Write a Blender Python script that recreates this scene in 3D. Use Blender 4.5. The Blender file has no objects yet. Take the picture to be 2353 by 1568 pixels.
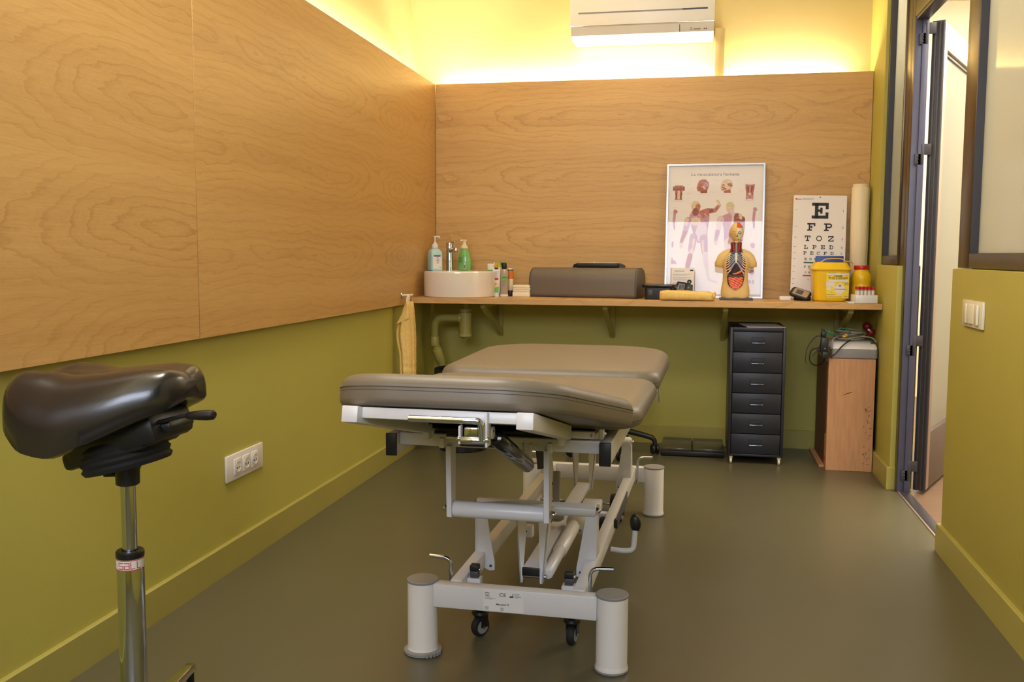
import bpy, bmesh, math, random
from mathutils import Vector, Matrix, Euler
random.seed(7)
V = Vector
PI = math.pi
scene = bpy.context.scene
COL = scene.collection

# ------------------------------------------------------------------ materials
def lin(c):
    out = []
    for x in c[:3]:
        x = x / 255.0
        out.append(x / 12.92 if x <= 0.04045 else ((x + 0.055) / 1.055) ** 2.4)
    return (*out, 1.0)

def newmat(name):
    m = bpy.data.materials.new(name)
    m.use_nodes = True
    nt = m.node_tree
    return m, nt, nt.nodes['Principled BSDF']

def mat(name, c, rough=0.5, metal=0.0, spec=0.5, vary=0.04, vscale=12.0, bump=0.0, bscale=150.0, coat=0.0, stretch=None, trans=0.0, alpha=None, sub=0.0):
    m, nt, b = newmat(name)
    N, L = nt.nodes, nt.links
    b.inputs['Roughness'].default_value = rough
    b.inputs['Metallic'].default_value = metal
    b.inputs['Specular IOR Level'].default_value = spec
    b.inputs['Coat Weight'].default_value = coat
    b.inputs['Transmission Weight'].default_value = trans
    base = lin(c)
    tc = N.new('ShaderNodeTexCoord')
    mp = N.new('ShaderNodeMapping')
    L.new(tc.outputs['Object'], mp.inputs['Vector'])
    if stretch: mp.inputs['Scale'].default_value = stretch
    nz = N.new('ShaderNodeTexNoise'); nz.inputs['Scale'].default_value = vscale; nz.inputs['Detail'].default_value = 4
    L.new(mp.outputs['Vector'], nz.inputs['Vector'])
    rp = N.new('ShaderNodeValToRGB')
    rp.color_ramp.elements[0].position = 0.3; rp.color_ramp.elements[1].position = 0.7
    rp.color_ramp.elements[0].color = tuple(x * (1 - vary) for x in base[:3]) + (1,)
    rp.color_ramp.elements[1].color = tuple(min(1, x * (1 + vary)) for x in base[:3]) + (1,)
    L.new(nz.outputs['Fac'], rp.inputs['Fac'])
    L.new(rp.outputs['Color'], b.inputs['Base Color'])
    if bump:
        n2 = N.new('ShaderNodeTexNoise'); n2.inputs['Scale'].default_value = bscale; n2.inputs['Detail'].default_value = 3
        L.new(mp.outputs['Vector'], n2.inputs['Vector'])
        bp = N.new('ShaderNodeBump'); bp.inputs['Strength'].default_value = bump; bp.inputs['Distance'].default_value = 0.002
        L.new(n2.outputs['Fac'], bp.inputs['Height'])
        L.new(bp.outputs['Normal'], b.inputs['Normal'])
    return m

def oak(name, ua, seed, period=0.335, base=(205, 163, 100), dark=(172, 126, 68), voff=0.0, freq=36.0, u0=0.0, rough=0.42, amt=0.85):
    """veneer: grain along world axis ua, slip-matched cathedrals repeating up the height"""
    m, nt, b = newmat(name)
    N, L = nt.nodes, nt.links
    def math_(op, a, c=None, clamp=False):
        n = N.new('ShaderNodeMath'); n.operation = op; n.use_clamp = clamp
        for i, x in enumerate((a, c)):
            if x is None: continue
            if isinstance(x, (int, float)): n.inputs[i].default_value = x
            else: L.new(x, n.inputs[i])
        return n.outputs[0]
    tc = N.new('ShaderNodeTexCoord'); sp = N.new('ShaderNodeSeparateXYZ')
    L.new(tc.outputs['Object'], sp.inputs[0])
    u = sp.outputs[ua]; v = sp.outputs['Z']
    def noise(x, y, sc, det=2, off=0.0, rough_=0.5):
        cb = N.new('ShaderNodeCombineXYZ')
        L.new(x, cb.inputs[0]); L.new(y, cb.inputs[1]); cb.inputs[2].default_value = seed + off
        n = N.new('ShaderNodeTexNoise'); n.inputs['Scale'].default_value = sc; n.inputs['Detail'].default_value = det
        n.inputs['Roughness'].default_value = rough_
        L.new(cb.outputs[0], n.inputs['Vector'])
        return n.outputs['Fac']
    us = math_('MULTIPLY', u, 1.0)
    vo = math_('ADD', v, voff)
    cell = math_('FLOOR', math_('DIVIDE', vo, period))
    vm = math_('SUBTRACT', math_('SUBTRACT', vo, math_('MULTIPLY', cell, period)), period * 0.5)
    ucell = math_('ADD', us, math_('MULTIPLY', cell, 0.035))
    # slow wander of the log centre along the grain
    wob = math_('MULTIPLY', math_('SUBTRACT', noise(math_('MULTIPLY', ucell, 1.1), math_('MULTIPLY', cell, 0.05), 1.0, 2), 0.5), 0.10)
    vv = math_('ADD', vm, wob)
    fine = math_('MULTIPLY', math_('SUBTRACT', noise(math_('MULTIPLY', ucell, 6.0), math_('MULTIPLY', vm, 18.0), 1.0, 4, 3.0, 0.6), 0.5), 0.055)
    dep = math_('MULTIPLY', math_('SUBTRACT', noise(math_('MULTIPLY', ucell, 0.85), math_('MULTIPLY', vm, 0.5), 1.0, 1, 7.0), 0.5), 0.60)
    r2 = math_('ADD', math_('MULTIPLY', vv, vv), math_('MULTIPLY', dep, dep))
    r = math_('ADD', math_('SQRT', r2), fine)
    ring = math_('FRACT', math_('MULTIPLY', r, freq))
    # asymmetrical ring: sharp late-wood line then fade
    line = math_('POWER', ring, 7.0)
    soft = math_('MULTIPLY', math_('MULTIPLY', line, math_('SUBTRACT', 1.0, math_('POWER', ring, 26.0))), 1.35, True)
    ring2 = math_('FRACT', math_('MULTIPLY', math_('ADD', r, math_('MULTIPLY', fine, 0.4)), freq * 2.7))
    soft = math_('ADD', soft, math_('MULTIPLY', math_('POWER', ring2, 4.0), 0.30))
    near = math_('SUBTRACT', 1.0, math_('MULTIPLY', math_('ABSOLUTE', vv), 3.6), True)
    amp = math_('MULTIPLY', soft, math_('ADD', math_('MULTIPLY', near, 0.75), 0.22))
    patch = noise(math_('MULTIPLY', us, 1.5), math_('MULTIPLY', vo, 3.0), 1.0, 2, 11.0)
    amp = math_('MULTIPLY', amp, math_('ADD', math_('MULTIPLY', patch, 1.1), 0.15))
    pores = noise(math_('MULTIPLY', us, 10.0), math_('MULTIPLY', vo, 330.0), 1.0, 3, 5.0, 0.65)
    pr = math_('MULTIPLY', math_('SUBTRACT', pores, 0.5), 0.75)
    band = math_('MULTIPLY', math_('SUBTRACT', noise(math_('MULTIPLY', us, 0.5), math_('MULTIPLY', vo, 14.0), 1.0, 3, 9.0), 0.5), 0.95)
    fac = math_('ADD', math_('MULTIPLY', amp, amt), math_('ADD', math_('ADD', pr, band), 0.18), True)
    mx = N.new('ShaderNodeMix'); mx.data_type = 'RGBA'
    L.new(fac, mx.inputs['Factor'])
    mx.inputs['A'].default_value = lin(base); mx.inputs['B'].default_value = lin(dark)
    L.new(mx.outputs['Result'], b.inputs['Base Color'])
    b.inputs['Roughness'].default_value = rough
    b.inputs['Specular IOR Level'].default_value = 0.35
    bp = N.new('ShaderNodeBump'); bp.inputs['Strength'].default_value = 0.06; bp.inputs['Distance'].default_value = 0.001
    L.new(pores, bp.inputs['Height']); L.new(bp.outputs['Normal'], b.inputs['Normal'])
    return m

def pane_mat(name, c, rough=0.08):
    m, nt, b = newmat(name)
    N, L = nt.nodes, nt.links
    b.inputs['Base Color'].default_value = lin(c)
    b.inputs['Roughness'].default_value = rough
    b.inputs['Specular IOR Level'].default_value = 0.6
    tr = N.new('ShaderNodeBsdfTranslucent'); tr.inputs['Color'].default_value = lin(c)
    nz = N.new('ShaderNodeTexNoise'); nz.inputs['Scale'].default_value = 3.0
    rp = N.new('ShaderNodeMapRange'); rp.inputs['To Min'].default_value = 0.5; rp.inputs['To Max'].default_value = 0.6
    L.new(nz.outputs['Fac'], rp.inputs['Value'])
    mx = N.new('ShaderNodeMixShader')
    L.new(rp.outputs['Result'], mx.inputs['Fac'])
    L.new(b.outputs[0], mx.inputs[1]); L.new(tr.outputs[0], mx.inputs[2])
    L.new(mx.outputs[0], N['Material Output'].inputs['Surface'])
    return m

def glass_mat(name):
    m, nt, b = newmat(name)
    N, L = nt.nodes, nt.links
    gl = N.new('ShaderNodeBsdfGlossy'); gl.inputs['Roughness'].default_value = 0.015
    tr = N.new('ShaderNodeBsdfTransparent')
    lw = N.new('ShaderNodeLayerWeight'); lw.inputs['Blend'].default_value = 0.5
    pw_ = N.new('ShaderNodeMath'); pw_.operation = 'POWER'; L.new(lw.outputs['Facing'], pw_.inputs[0]); pw_.inputs[1].default_value = 4.0
    fr = N.new('ShaderNodeMath'); fr.operation = 'MULTIPLY_ADD'; L.new(pw_.outputs[0], fr.inputs[0]); fr.inputs[1].default_value = 0.6; fr.inputs[2].default_value = 0.032
    nz = N.new('ShaderNodeTexNoise'); nz.inputs['Scale'].default_value = 2.0
    mr = N.new('ShaderNodeMapRange'); mr.inputs['To Min'].default_value = 1.0; mr.inputs['To Max'].default_value = 1.1
    L.new(nz.outputs['Fac'], mr.inputs['Value'])
    mu = N.new('ShaderNodeMath'); mu.operation = 'MULTIPLY'
    L.new(fr.outputs[0], mu.inputs[0]); L.new(mr.outputs[0], mu.inputs[1])
    mx = N.new('ShaderNodeMixShader')
    L.new(mu.outputs[0], mx.inputs['Fac'])
    L.new(tr.outputs[0], mx.inputs[1]); L.new(gl.outputs[0], mx.inputs[2])
    L.new(mx.outputs[0], N['Material Output'].inputs['Surface'])
    return m

# ------------------------------------------------------------------ geometry builder
class MB:
    def __init__(s, m=None):
        s.v, s.f, s.mi, s.mats, s.cur = [], [], [], [], 0
        if m: s.use(m)
    def use(s, m):
        if m not in s.mats: s.mats.append(m)
        s.cur = s.mats.index(m); return s
    def add(s, verts, faces):
        o = len(s.v)
        s.v += [V(p) for p in verts]
        s.f += [[i + o for i in f] for f in faces]
        s.mi += [s.cur] * len(faces)
        return s
    def bmadd(s, bm):
        bm.verts.ensure_lookup_table(); bm.verts.index_update()
        s.add([v.co.copy() for v in bm.verts], [[v.index for v in f.verts] for f in bm.faces]); bm.free(); return s
    def box(s, c, size, rot=None, bevel=0.0, seg=2):
        bm = bmesh.new(); bmesh.ops.create_cube(bm, size=1.0)
        for v in bm.verts: v.co = V((v.co.x * size[0], v.co.y * size[1], v.co.z * size[2]))
        if bevel > 0:
            bmesh.ops.bevel(bm, geom=list(bm.edges), offset=min(bevel, 0.49 * min(size)), segments=seg, affect='EDGES', profile=0.5)
        for v in bm.verts: v.co = (rot @ v.co if rot else v.co) + V(c)
        return s.bmadd(bm)
    def bx(s, x0, x1, y0, y1, z0, z1, bevel=0.0, seg=2):
        return s.box(((x0 + x1) / 2, (y0 + y1) / 2, (z0 + z1) / 2), (abs(x1 - x0), abs(y1 - y0), abs(z1 - z0)), None, bevel, seg)
    def loft(s, rings, cap0=True, cap1=True, closed=True):
        n = len(rings[0]); vs = [p for r in rings for p in r]; fs = []
        for k in range(len(rings) - 1):
            for i in range(n if closed else n - 1):
                j = (i + 1) % n
                fs.append([k * n + i, k * n + j, (k + 1) * n + j, (k + 1) * n + i])
        if cap0: fs.append(list(range(n))[::-1])
        if cap1: fs.append([(len(rings) - 1) * n + i for i in range(n)])
        return s.add(vs, fs)
    def cyl(s, p0, p1, r0, r1=None, n=28, bev=0.0):
        p0, p1 = V(p0), V(p1); r1 = r0 if r1 is None else r1
        d = (p1 - p0); ln = d.length; d.normalize()
        a = d.orthogonal().normalized(); b = d.cross(a)
        prof = [(0, r0), (1, r1)]
        if bev: prof = [(0, r0 - bev), (bev / ln * .35, r0 - bev * .35), (bev / ln, r0), (1 - bev / ln, r1), (1 - bev / ln * .35, r1 - bev * .35), (1, r1 - bev)]
        rings = [[p0 + d * (t * ln) + (a * math.cos(2 * PI * i / n) + b * math.sin(2 * PI * i / n)) * r for i in range(n)] for t, r in prof]
        return s.loft(rings)
    def lathe(s, prof, c=(0, 0, 0), n=40, sx=1.0, sy=1.0, ang=0.0, cap0=True, cap1=True, rot=None):
        c = V(c); rings = []
        for r, z in prof:
            ring = []
            for i in range(n):
                a = 2 * PI * i / n + ang
                p = V((r * math.cos(a) * sx, r * math.sin(a) * sy, z))
                ring.append((rot @ p if rot else p) + c)
            rings.append(ring)
        return s.loft(rings, cap0, cap1)
    def tube(s, pts, r, n=12, closed=False, rr=None):
        pts = [V(p) for p in pts]; m = len(pts); rings = []
        tan = []
        for i in range(m):
            a = pts[(i - 1) % m] if (closed or i > 0) else pts[i]
            b = pts[(i + 1) % m] if (closed or i < m - 1) else pts[i]
            tan.append((b - a).normalized())
        nrm = tan[0].orthogonal().normalized()
        for i in range(m):
            nrm = (nrm - tan[i] * nrm.dot(tan[i]))
            if nrm.length < 1e-6: nrm = tan[i].orthogonal()
            nrm.normalize(); bi = tan[i].cross(nrm)
            q = rr[i] if rr else r
            rings.append([pts[i] + (nrm * math.cos(2 * PI * k / n) + bi * math.sin(2 * PI * k / n)) * q for k in range(n)])
        if closed: rings.append(rings[0]); return s.loft(rings, False, False)
        return s.loft(rings)
    def sphere(s, c, r, n=20, m=12, rot=None):
        r = (r, r, r) if isinstance(r, (int, float)) else r
        c = V(c); rings = []
        for k in range(m + 1):
            t = -PI / 2 + PI * k / m; q = max(math.cos(t), 1e-3)
            ring = []
            for i in range(n):
                p = V((r[0] * q * math.cos(2 * PI * i / n), r[1] * q * math.sin(2 * PI * i / n), r[2] * math.sin(t)))
                ring.append((rot @ p if rot else p) + c)
            rings.append(ring)
        return s.loft(rings)
    def prism(s, poly, o, ex, ey, th):
        """poly: 2-D points in the frame (o, ex, ey); extruded by th along ex x ey"""
        o, ex, ey = V(o), V(ex), V(ey); nn = ex.cross(ey).normalized()
        a = [o + ex * p[0] + ey * p[1] for p in poly]
        return s.loft([a, [p + nn * th for p in a]])
    def flat(s, poly, fr, lift=0.0):
        o, ex, ey = fr; nn = ex.cross(ey).normalized()
        return s.add([o + ex * p[0] + ey * p[1] + nn * lift for p in poly], [list(range(len(poly)))])
    def text(s, body, fr, x, y, size, lift=0.0, align='CENTER', xs=1.0, bold=0.0):
        cu = bpy.data.curves.new('lettering', 'FONT'); cu.body = body; cu.size = size
        cu.align_x = align; cu.align_y = 'CENTER'; cu.resolution_u = 3; cu.offset = bold
        ob = bpy.data.objects.new('lettering', cu)
        COL.objects.link(ob); bpy.context.view_layer.update()
        me = bpy.data.meshes.new_from_object(ob.evaluated_get(bpy.context.evaluated_depsgraph_get()))
        o, ex, ey = fr; ex = ex.normalized(); ey = ey.normalized(); nn = ex.cross(ey)
        s.add([o + ex * (x + p.co.x * xs) + ey * (y + p.co.y) + nn * lift for p in me.vertices], [list(p.vertices) for p in me.polygons])
        bpy.data.objects.remove(ob); bpy.data.curves.remove(cu); bpy.data.meshes.remove(me)
        return s
    def build(s, name, parent=None, sharp=38.0, space='world', label=None, recalc=True):
        me = bpy.data.meshes.new(name)
        vs = s.v
        if parent is not None and space == 'world':
            inv = ROOTM[parent.name]
            vs = [inv @ p for p in vs]
        me.from_pydata([tuple(p) for p in vs], [], s.f)
        for m in s.mats: me.materials.append(m)
        for p, i in zip(me.polygons, s.mi): p.material_index = i
        if recalc:
            bm = bmesh.new(); bm.from_mesh(me)
            bmesh.ops.recalc_face_normals(bm, faces=list(bm.faces)); bm.to_mesh(me); bm.free()
        for p in me.polygons: p.use_smooth = True
        me.set_sharp_from_angle(angle=math.radians(sharp))
        me.update()
        o = bpy.data.objects.new(name, me); COL.objects.link(o)
        if parent is not None:
            o.parent = parent; ROOTM[o.name] = ROOTM[parent.name]
        else: ROOTM[o.name] = Matrix()
        if label: o['label'] = label
        return o

ROOTM = {}
def tag(o, label, cat, group=None, kind=None):
    o['label'] = label; o['category'] = cat
    if group: o['group'] = group
    if kind: o['kind'] = kind
    return o
def thing(name, label, cat, loc=(0, 0, 0), rz=0.0, group=None):
    o = bpy.data.objects.new(name, None); COL.objects.link(o)
    o.empty_display_size = 0.1
    o.location = loc; o.rotation_euler = (0, 0, rz)
    ROOTM[o.name] = (Matrix.Translation(V(loc)) @ Matrix.Rotation(rz, 4, 'Z')).inverted()
    return tag(o, label, cat, group)
def struct(o, label=None, cat=None):
    o['kind'] = 'structure'
    if label: o['label'] = label
    if cat: o['category'] = cat
    return o
def dup(root, loc, rz, label, group=None):
    r = root.copy(); COL.objects.link(r); r.location = loc; r.rotation_euler = (0, 0, rz); r['label'] = label
    if group: r['group'] = group
    for ch in list(root.children):
        c = ch.copy(); COL.objects.link(c); c.parent = r
        for g in list(ch.children):
            d = g.copy(); COL.objects.link(d); d.parent = c
    return r

def hermite(xs, ys, x):
    if x <= xs[0]: return ys[0]
    if x >= xs[-1]: return ys[-1]
    for i in range(len(xs) - 1):
        if x <= xs[i + 1]: break
    def sl(k):
        if k == 0: return (ys[1] - ys[0]) / (xs[1] - xs[0])
        if k == len(xs) - 1: return (ys[-1] - ys[-2]) / (xs[-1] - xs[-2])
        a = (ys[k] - ys[k - 1]) / (xs[k] - xs[k - 1]); b = (ys[k + 1] - ys[k]) / (xs[k + 1] - xs[k])
        return 0.0 if a * b <= 0 else 2 * a * b / (a + b)
    h = xs[i + 1] - xs[i]; t = (x - xs[i]) / h
    return (2*t**3 - 3*t**2 + 1) * ys[i] + (t**3 - 2*t**2 + t) * h * sl(i) + (-2*t**3 + 3*t**2) * ys[i+1] + (t**3 - t**2) * h * sl(i+1)
def spline(pts, k=8, closed=False):
    pts = [V(p) for p in pts]; n = len(pts); out = []
    for i in range(n if closed else n - 1):
        p0 = pts[(i - 1) % n] if (closed or i > 0) else pts[0] * 2 - pts[1]
        p1 = pts[i]; p2 = pts[(i + 1) % n]
        p3 = pts[(i + 2) % n] if (closed or i < n - 2) else p2 * 2 - p1
        for j in range(k):
            t = j / k
            out.append(0.5 * ((2 * p1) + (p2 - p0) * t + (2 * p0 - 5 * p1 + 4 * p2 - p3) * t * t + (3 * p1 - p0 - 3 * p2 + p3) * t ** 3))
    if not closed: out.append(pts[-1])
    return out
def bend(pts, r, k=6):
    """poly-line with filleted corners"""
    pts = [V(p) for p in pts]; out = [pts[0]]
    for i in range(1, len(pts) - 1):
        a = (pts[i - 1] - pts[i]); b = (pts[i + 1] - pts[i])
        q = min(r, a.length * .48, b.length * .48)
        a = pts[i] + a.normalized() * q; b = pts[i] + b.normalized() * q
        for j in range(k + 1):
            t = j / k
            out.append(a * (1 - t) ** 2 + pts[i] * 2 * t * (1 - t) + b * t * t)
    out.append(pts[-1]); return out
def rpoly(corners, radii, inset=0.0, k=8):
    """convex polygon (ccw) with rounded corners, moved inwards by inset"""
    n = len(corners); cs = [V((c[0], c[1])) for c in corners]
    lines = []
    for i in range(n):
        a, b = cs[i], cs[(i + 1) % n]; d = (b - a).normalized(); nn = V((-d.y, d.x))
        lines.append((a + nn * inset, d))
    out = []
    for i in range(n):
        (p, d), (q, e) = lines[i - 1], lines[i]
        den = d.x * e.y - d.y * e.x
        t = ((q.x - p.x) * e.y - (q.y - p.y) * e.x) / den
        c = p + d * t
        r = max((radii[i] if not isinstance(radii, (int, float)) else radii) - inset, 0.001)
        ang = d.angle_signed(e) if False else math.acos(max(-1, min(1, d.dot(e))))
        q_ = r * math.tan(ang / 2)
        A, B = c - d * q_, c + e * q_
        nn = V((-d.y, d.x)); cen = A + nn * r
        a0 = math.atan2(A.y - cen.y, A.x - cen.x)
        for j in range(k + 1):
            th = a0 + ang * j / k
            out.append((cen.x + r * math.cos(th), cen.y + r * math.sin(th)))
    return out
def pad(mb, corners, radii, z0, z1, er, tf=None, k=8, seg=5, dome=0.0, erb=None):
    """upholstered / moulded slab with rounded plan corners and rounded edges"""
    tf = tf or (lambda p: p); rings = []; erb = er if erb is None else erb
    for j in range(seg + 1):
        a = PI / 2 * j / seg
        rings.append((erb * (1 - math.sin(a)), z0 + erb * (1 - math.cos(a))))
    for j in range(seg + 1):
        a = PI / 2 * j / seg
        rings.append((er * (1 - math.cos(a)), z1 - er + er * math.sin(a)))
    R = []
    for ins, z in rings:
        R.append([tf(V((x, y, z))) for x, y in rpoly(corners, radii, ins, k)])
    if dome:
        for f in (0.35, 0.7):
            R.append([tf(V((x, y, z1 + dome * (f if f < .5 else 1)))) for x, y in rpoly(corners, radii, er + f * 0.25 * min(abs(corners[1][0] - corners[0][0]), abs(corners[2][1] - corners[1][1])), k)])
    return mb.loft(R)
def circ(cx, cy, r, n=20, ry=None): return [(cx + r * math.cos(2 * PI * i / n), cy + (ry or r) * math.sin(2 * PI * i / n)) for i in range(n)]
def capsule(p, r, q, s, n=7):
    a = math.atan2(q[1] - p[1], q[0] - p[0]); out = []
    for i in range(n + 1):
        t = a + PI / 2 + PI * i / n; out.append((p[0] + r * math.cos(t), p[1] + r * math.sin(t)))
    for i in range(n + 1):
        t = a - PI / 2 + PI * i / n; out.append((q[0] + s * math.cos(t), q[1] + s * math.sin(t)))
    return out

# ------------------------------------------------------------------ palette
M = {}
M['wall'] = mat('lime_wall_paint', (184, 175, 84), 0.6, vary=0.03, vscale=2.0, bump=0.12, bscale=90)
M['upper'] = mat('upper_wall_paint', (206, 184, 122), 0.7, vary=0.02, vscale=2.0)
M['ceil'] = mat('ceiling_paint', (232, 224, 196), 0.8, vary=0.02)
M['skirt'] = mat('skirting_paint', (170, 160, 84), 0.35, vary=0.03, vscale=5)
M['floor'] = mat('linoleum', (93, 88, 67), 0.34, vary=0.06, vscale=1.3, bump=0.03, bscale=260, spec=0.45)
M['corr_floor'] = mat('corridor_wood_floor', (120, 96, 76), 0.35, vary=0.12, vscale=6, stretch=(1, 8, 1))
M['corr_wall'] = mat('corridor_plaster', (246, 234, 212), 0.7, vary=0.02)
M['oakA'] = oak('oak_veneer_left_near', 'Y', 2.3, voff=0.06)
M['oakB'] = oak('oak_veneer_left_far', 'Y', 5.9, voff=0.13)
M['oakC'] = oak('oak_veneer_back', 'X', 9.4, voff=0.04, base=(210, 170, 107), dark=(176, 131, 74))
M['oakS'] = oak('oak_worktop', 'X', 14.2, base=(206, 164, 106), dark=(176, 132, 78), freq=30)
M['acwhite'] = mat('air_conditioner_white', (250, 246, 240), 0.35, vary=0.01)
M['white'] = mat('white_enamel', (226, 222, 220), 0.3, vary=0.015)
M['steelwhite'] = mat('white_powder_coat', (214, 212, 214), 0.32, vary=0.02, bump=0.02)
M['black'] = mat('black_plastic', (22, 22, 24), 0.4, vary=0.1)
M['rubber'] = mat('black_rubber', (26, 25, 25), 0.7, vary=0.1)
M['blackgloss'] = mat('black_gloss', (18, 18, 20), 0.12, vary=0.05)
M['chrome'] = mat('polished_chrome', (198, 204, 216), 0.09, metal=1.0, vary=0.02)
M['steel'] = mat('brushed_steel', (190, 186, 180), 0.25, metal=1.0, vary=0.03)
M['grey'] = mat('grey_plastic', (140, 138, 138), 0.45, vary=0.03)
M['dgrey'] = mat('dark_grey_plastic', (70, 70, 74), 0.45, vary=0.05)
M['vinyl'] = mat('taupe_vinyl', (112, 102, 88), 0.42, vary=0.03, vscale=6, bump=0.08, bscale=700, spec=0.5)
M['thread'] = mat('dark_stitching', (74, 66, 58), 0.8)
M['leather'] = mat('black_leather', (34, 31, 30), 0.23, vary=0.1, vscale=9, bump=0.05, bscale=420, spec=0.7)
M['plateplastic'] = mat('white_switch_plastic', (236, 228, 204), 0.3, vary=0.01)
M['cream'] = mat('cream_plastic', (238, 222, 190), 0.4, vary=0.02)
M['porcelain'] = mat('white_porcelain', (232, 220, 208), 0.08, vary=0.01, coat=0.6)
M['frame'] = mat('bronze_window_metal', (88, 76, 58), 0.3, metal=0.75, vary=0.06, vscale=4)
M['frameblue'] = mat('blue_grey_frame_paint', (72, 74, 98), 0.4, vary=0.05, vscale=8)
M['framedark'] = mat('dark_frame_paint', (54, 52, 58), 0.42, vary=0.06, vscale=8)
M['doorrail'] = mat('door_rail_metal', (168, 150, 138), 0.35, metal=0.5, vary=0.04)
M['pane'] = pane_mat('frosted_pane', (208, 208, 198))
M['glass'] = glass_mat('picture_glass')
M['alu'] = mat('silver_picture_frame', (176, 174, 172), 0.3, metal=0.8, vary=0.02)
M['paper'] = mat('white_paper', (240, 233, 233), 0.7, vary=0.01)
M['paperwarm'] = mat('warm_white_paper', (240, 226, 196), 0.7, vary=0.02)
M['ink'] = mat('dark_print', (34, 36, 48), 0.6)
M['inkgrey'] = mat('grey_print', (132, 128, 134), 0.6)
M['inkblue'] = mat('blue_grey_print', (88, 88, 122), 0.6)
M['red'] = mat('red_plastic', (190, 26, 26), 0.35)
M['darkred'] = mat('dark_red_rubber', (118, 12, 18), 0.35)
M['redprint'] = mat('red_print', (190, 44, 54), 0.6)
M['greenprint'] = mat('green_print', (36, 96, 44), 0.6)
M['yellow'] = mat('yellow_plastic', (240, 196, 28), 0.34, vary=0.03)
M['yellowlabel'] = mat('yellow_label', (240, 216, 40), 0.5)
M['label'] = mat('white_label', (230, 222, 218), 0.5)
M['towel'] = mat('yellow_terry', (236, 200, 118), 0.9, vary=0.08, vscale=90, bump=0.5, bscale=900)
M['towel2'] = mat('gold_terry', (236, 198, 116), 0.9, vary=0.08, vscale=90, bump=0.5, bscale=900)
M['bolster'] = mat('grey_bolster_vinyl', (106, 97, 88), 0.5, vary=0.04, vscale=9, bump=0.05, bscale=600)
M['navy'] = mat('navy_steel', (27, 29, 38), 0.42, vary=0.05)
M['led'] = mat('led_diffuser', (250, 246, 230), 0.5)
# ------------------------------------------------------------------ room shell
def sbox(name, m, x0, x1, y0, y1, z0, z1, bevel=0.0):
    b = MB(m); b.bx(x0, x1, y0, y1, z0, z1, bevel); return struct(b.build(name))
Y0, YB, XL, XR = -1.5, 5.362, -1.509, 0.868
sbox('floor', M['floor'], -1.9, 0.900, Y0 - .2, 5.6, -0.12, 0.0)
b = MB(M['wall']); b.bx(XL - .25, XL, Y0, 5.6, 0, 1.955); struct(b.build('wall_left'))
b = MB(M['upper'])
b.loft([[(-1.570, Y0, 1.955), (-1.570, 5.6, 1.955), (-1.735, 5.6, 3.0), (-1.735, Y0, 3.0)],
        [(-1.80, Y0, 1.955), (-1.80, 5.6, 1.955), (-1.88, 5.6, 3.0), (-1.88, Y0, 3.0)]])
struct(b.build('wall_left_upper'))
b = MB(M['wall']); b.bx(-1.75, 1.05, YB, YB + .2, 0, 1.955); struct(b.build('wall_back'))
b = MB(M['upper']); b.bx(-1.9, 1.05, 5.412, YB + .25, 1.955, 3.0); struct(b.build('wall_back_upper'))
b = MB(M['wall'])
b.bx(XR, 0.965, 4.985, 5.55, 0, 3.0)
b.bx(XR, 0.965, 4.50, 4.99, 0, 1.01, .004)
struct(b.build('wall_right_far'))
b = MB(M['wall']); b.bx(XR, 0.965, Y0, 3.56, 0, 1.01, .004); struct(b.build('wall_right_near'))
sbox('wall_right_upper', M['wall'], XR, 0.965, Y0, 4.99, 2.62, 3.0)
sbox('ceiling', M['ceil'], -1.9, 1.05, Y0 - .2, 5.6, 3.0, 3.1)
# wall behind the camera with a wide frosted window
b = MB(M['wall'])
b.bx(-1.9, 1.0, Y0 - .2, Y0, 0, 1.70); b.bx(-1.9, 1.0, Y0 - .2, Y0, 2.62, 3.0)
b.bx(-1.9, -1.25, Y0 - .2, Y0, 1.70, 2.62); b.bx(.78, 1.0, Y0 - .2, Y0, 1.70, 2.62)
struct(b.build('wall_front'))
# skirtings
def skirt(name, pts):
    """profile swept along the wall: pts = list of (x, y, nx, ny)"""
    th, h = 0.0135, 0.101; rings = []
    for x, y, nx, ny in pts:
        rings.append([(x, y, 0.0), (x + nx * th, y + ny * th, 0.0), (x + nx * th, y + ny * th, h - .003), (x + nx * (th - .003), y + ny * (th - .003), h), (x, y, h)])
    b = MB(M['skirt']); b.loft(rings); struct(b.build(name))
skirt('baseboard_left', [(XL, Y0, 1, 0), (XL, YB - .0001, 1, 0)])
skirt('baseboard_back', [(XL + .014, YB, 0, -1), (XR - .014, YB, 0, -1)])
skirt('baseboard_right_far', [(XR, 5.34, -1, 0), (XR, 4.50, -1, -1), (0.892, 4.50, 0, -1)])
skirt('baseboard_right_near', [(XR, Y0, -1, 0), (XR, 3.56, -1, 1), (0.90, 3.56, 0, 1)])

# oak veneer boards on the walls
def panel(name, m, x0, x1, y0, y1, z0, z1, label):
    b = MB(m); b.bx(x0, x1, y0, y1, z0, z1, .0012, 1); return tag(b.build(name), label, 'wall panel', 'oak veneer wall panels')
panel('oak_panel', M['oakA'], -1.493, -1.475, -1.4, 2.637, 0.792, 2.003, 'oak veneer wall panel on the left wall, left of the vertical joint')
panel('oak_panel', M['oakB'], -1.493, -1.475, 2.640, 5.285, 0.792, 2.003, 'oak veneer wall panel on the left wall between vertical joint and corner')
panel('oak_panel', M['oakC'], -1.474, 0.866, 5.285, 5.303, 0.80, 2.003, 'oak veneer wall panel across the back wall behind the counter')

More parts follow.
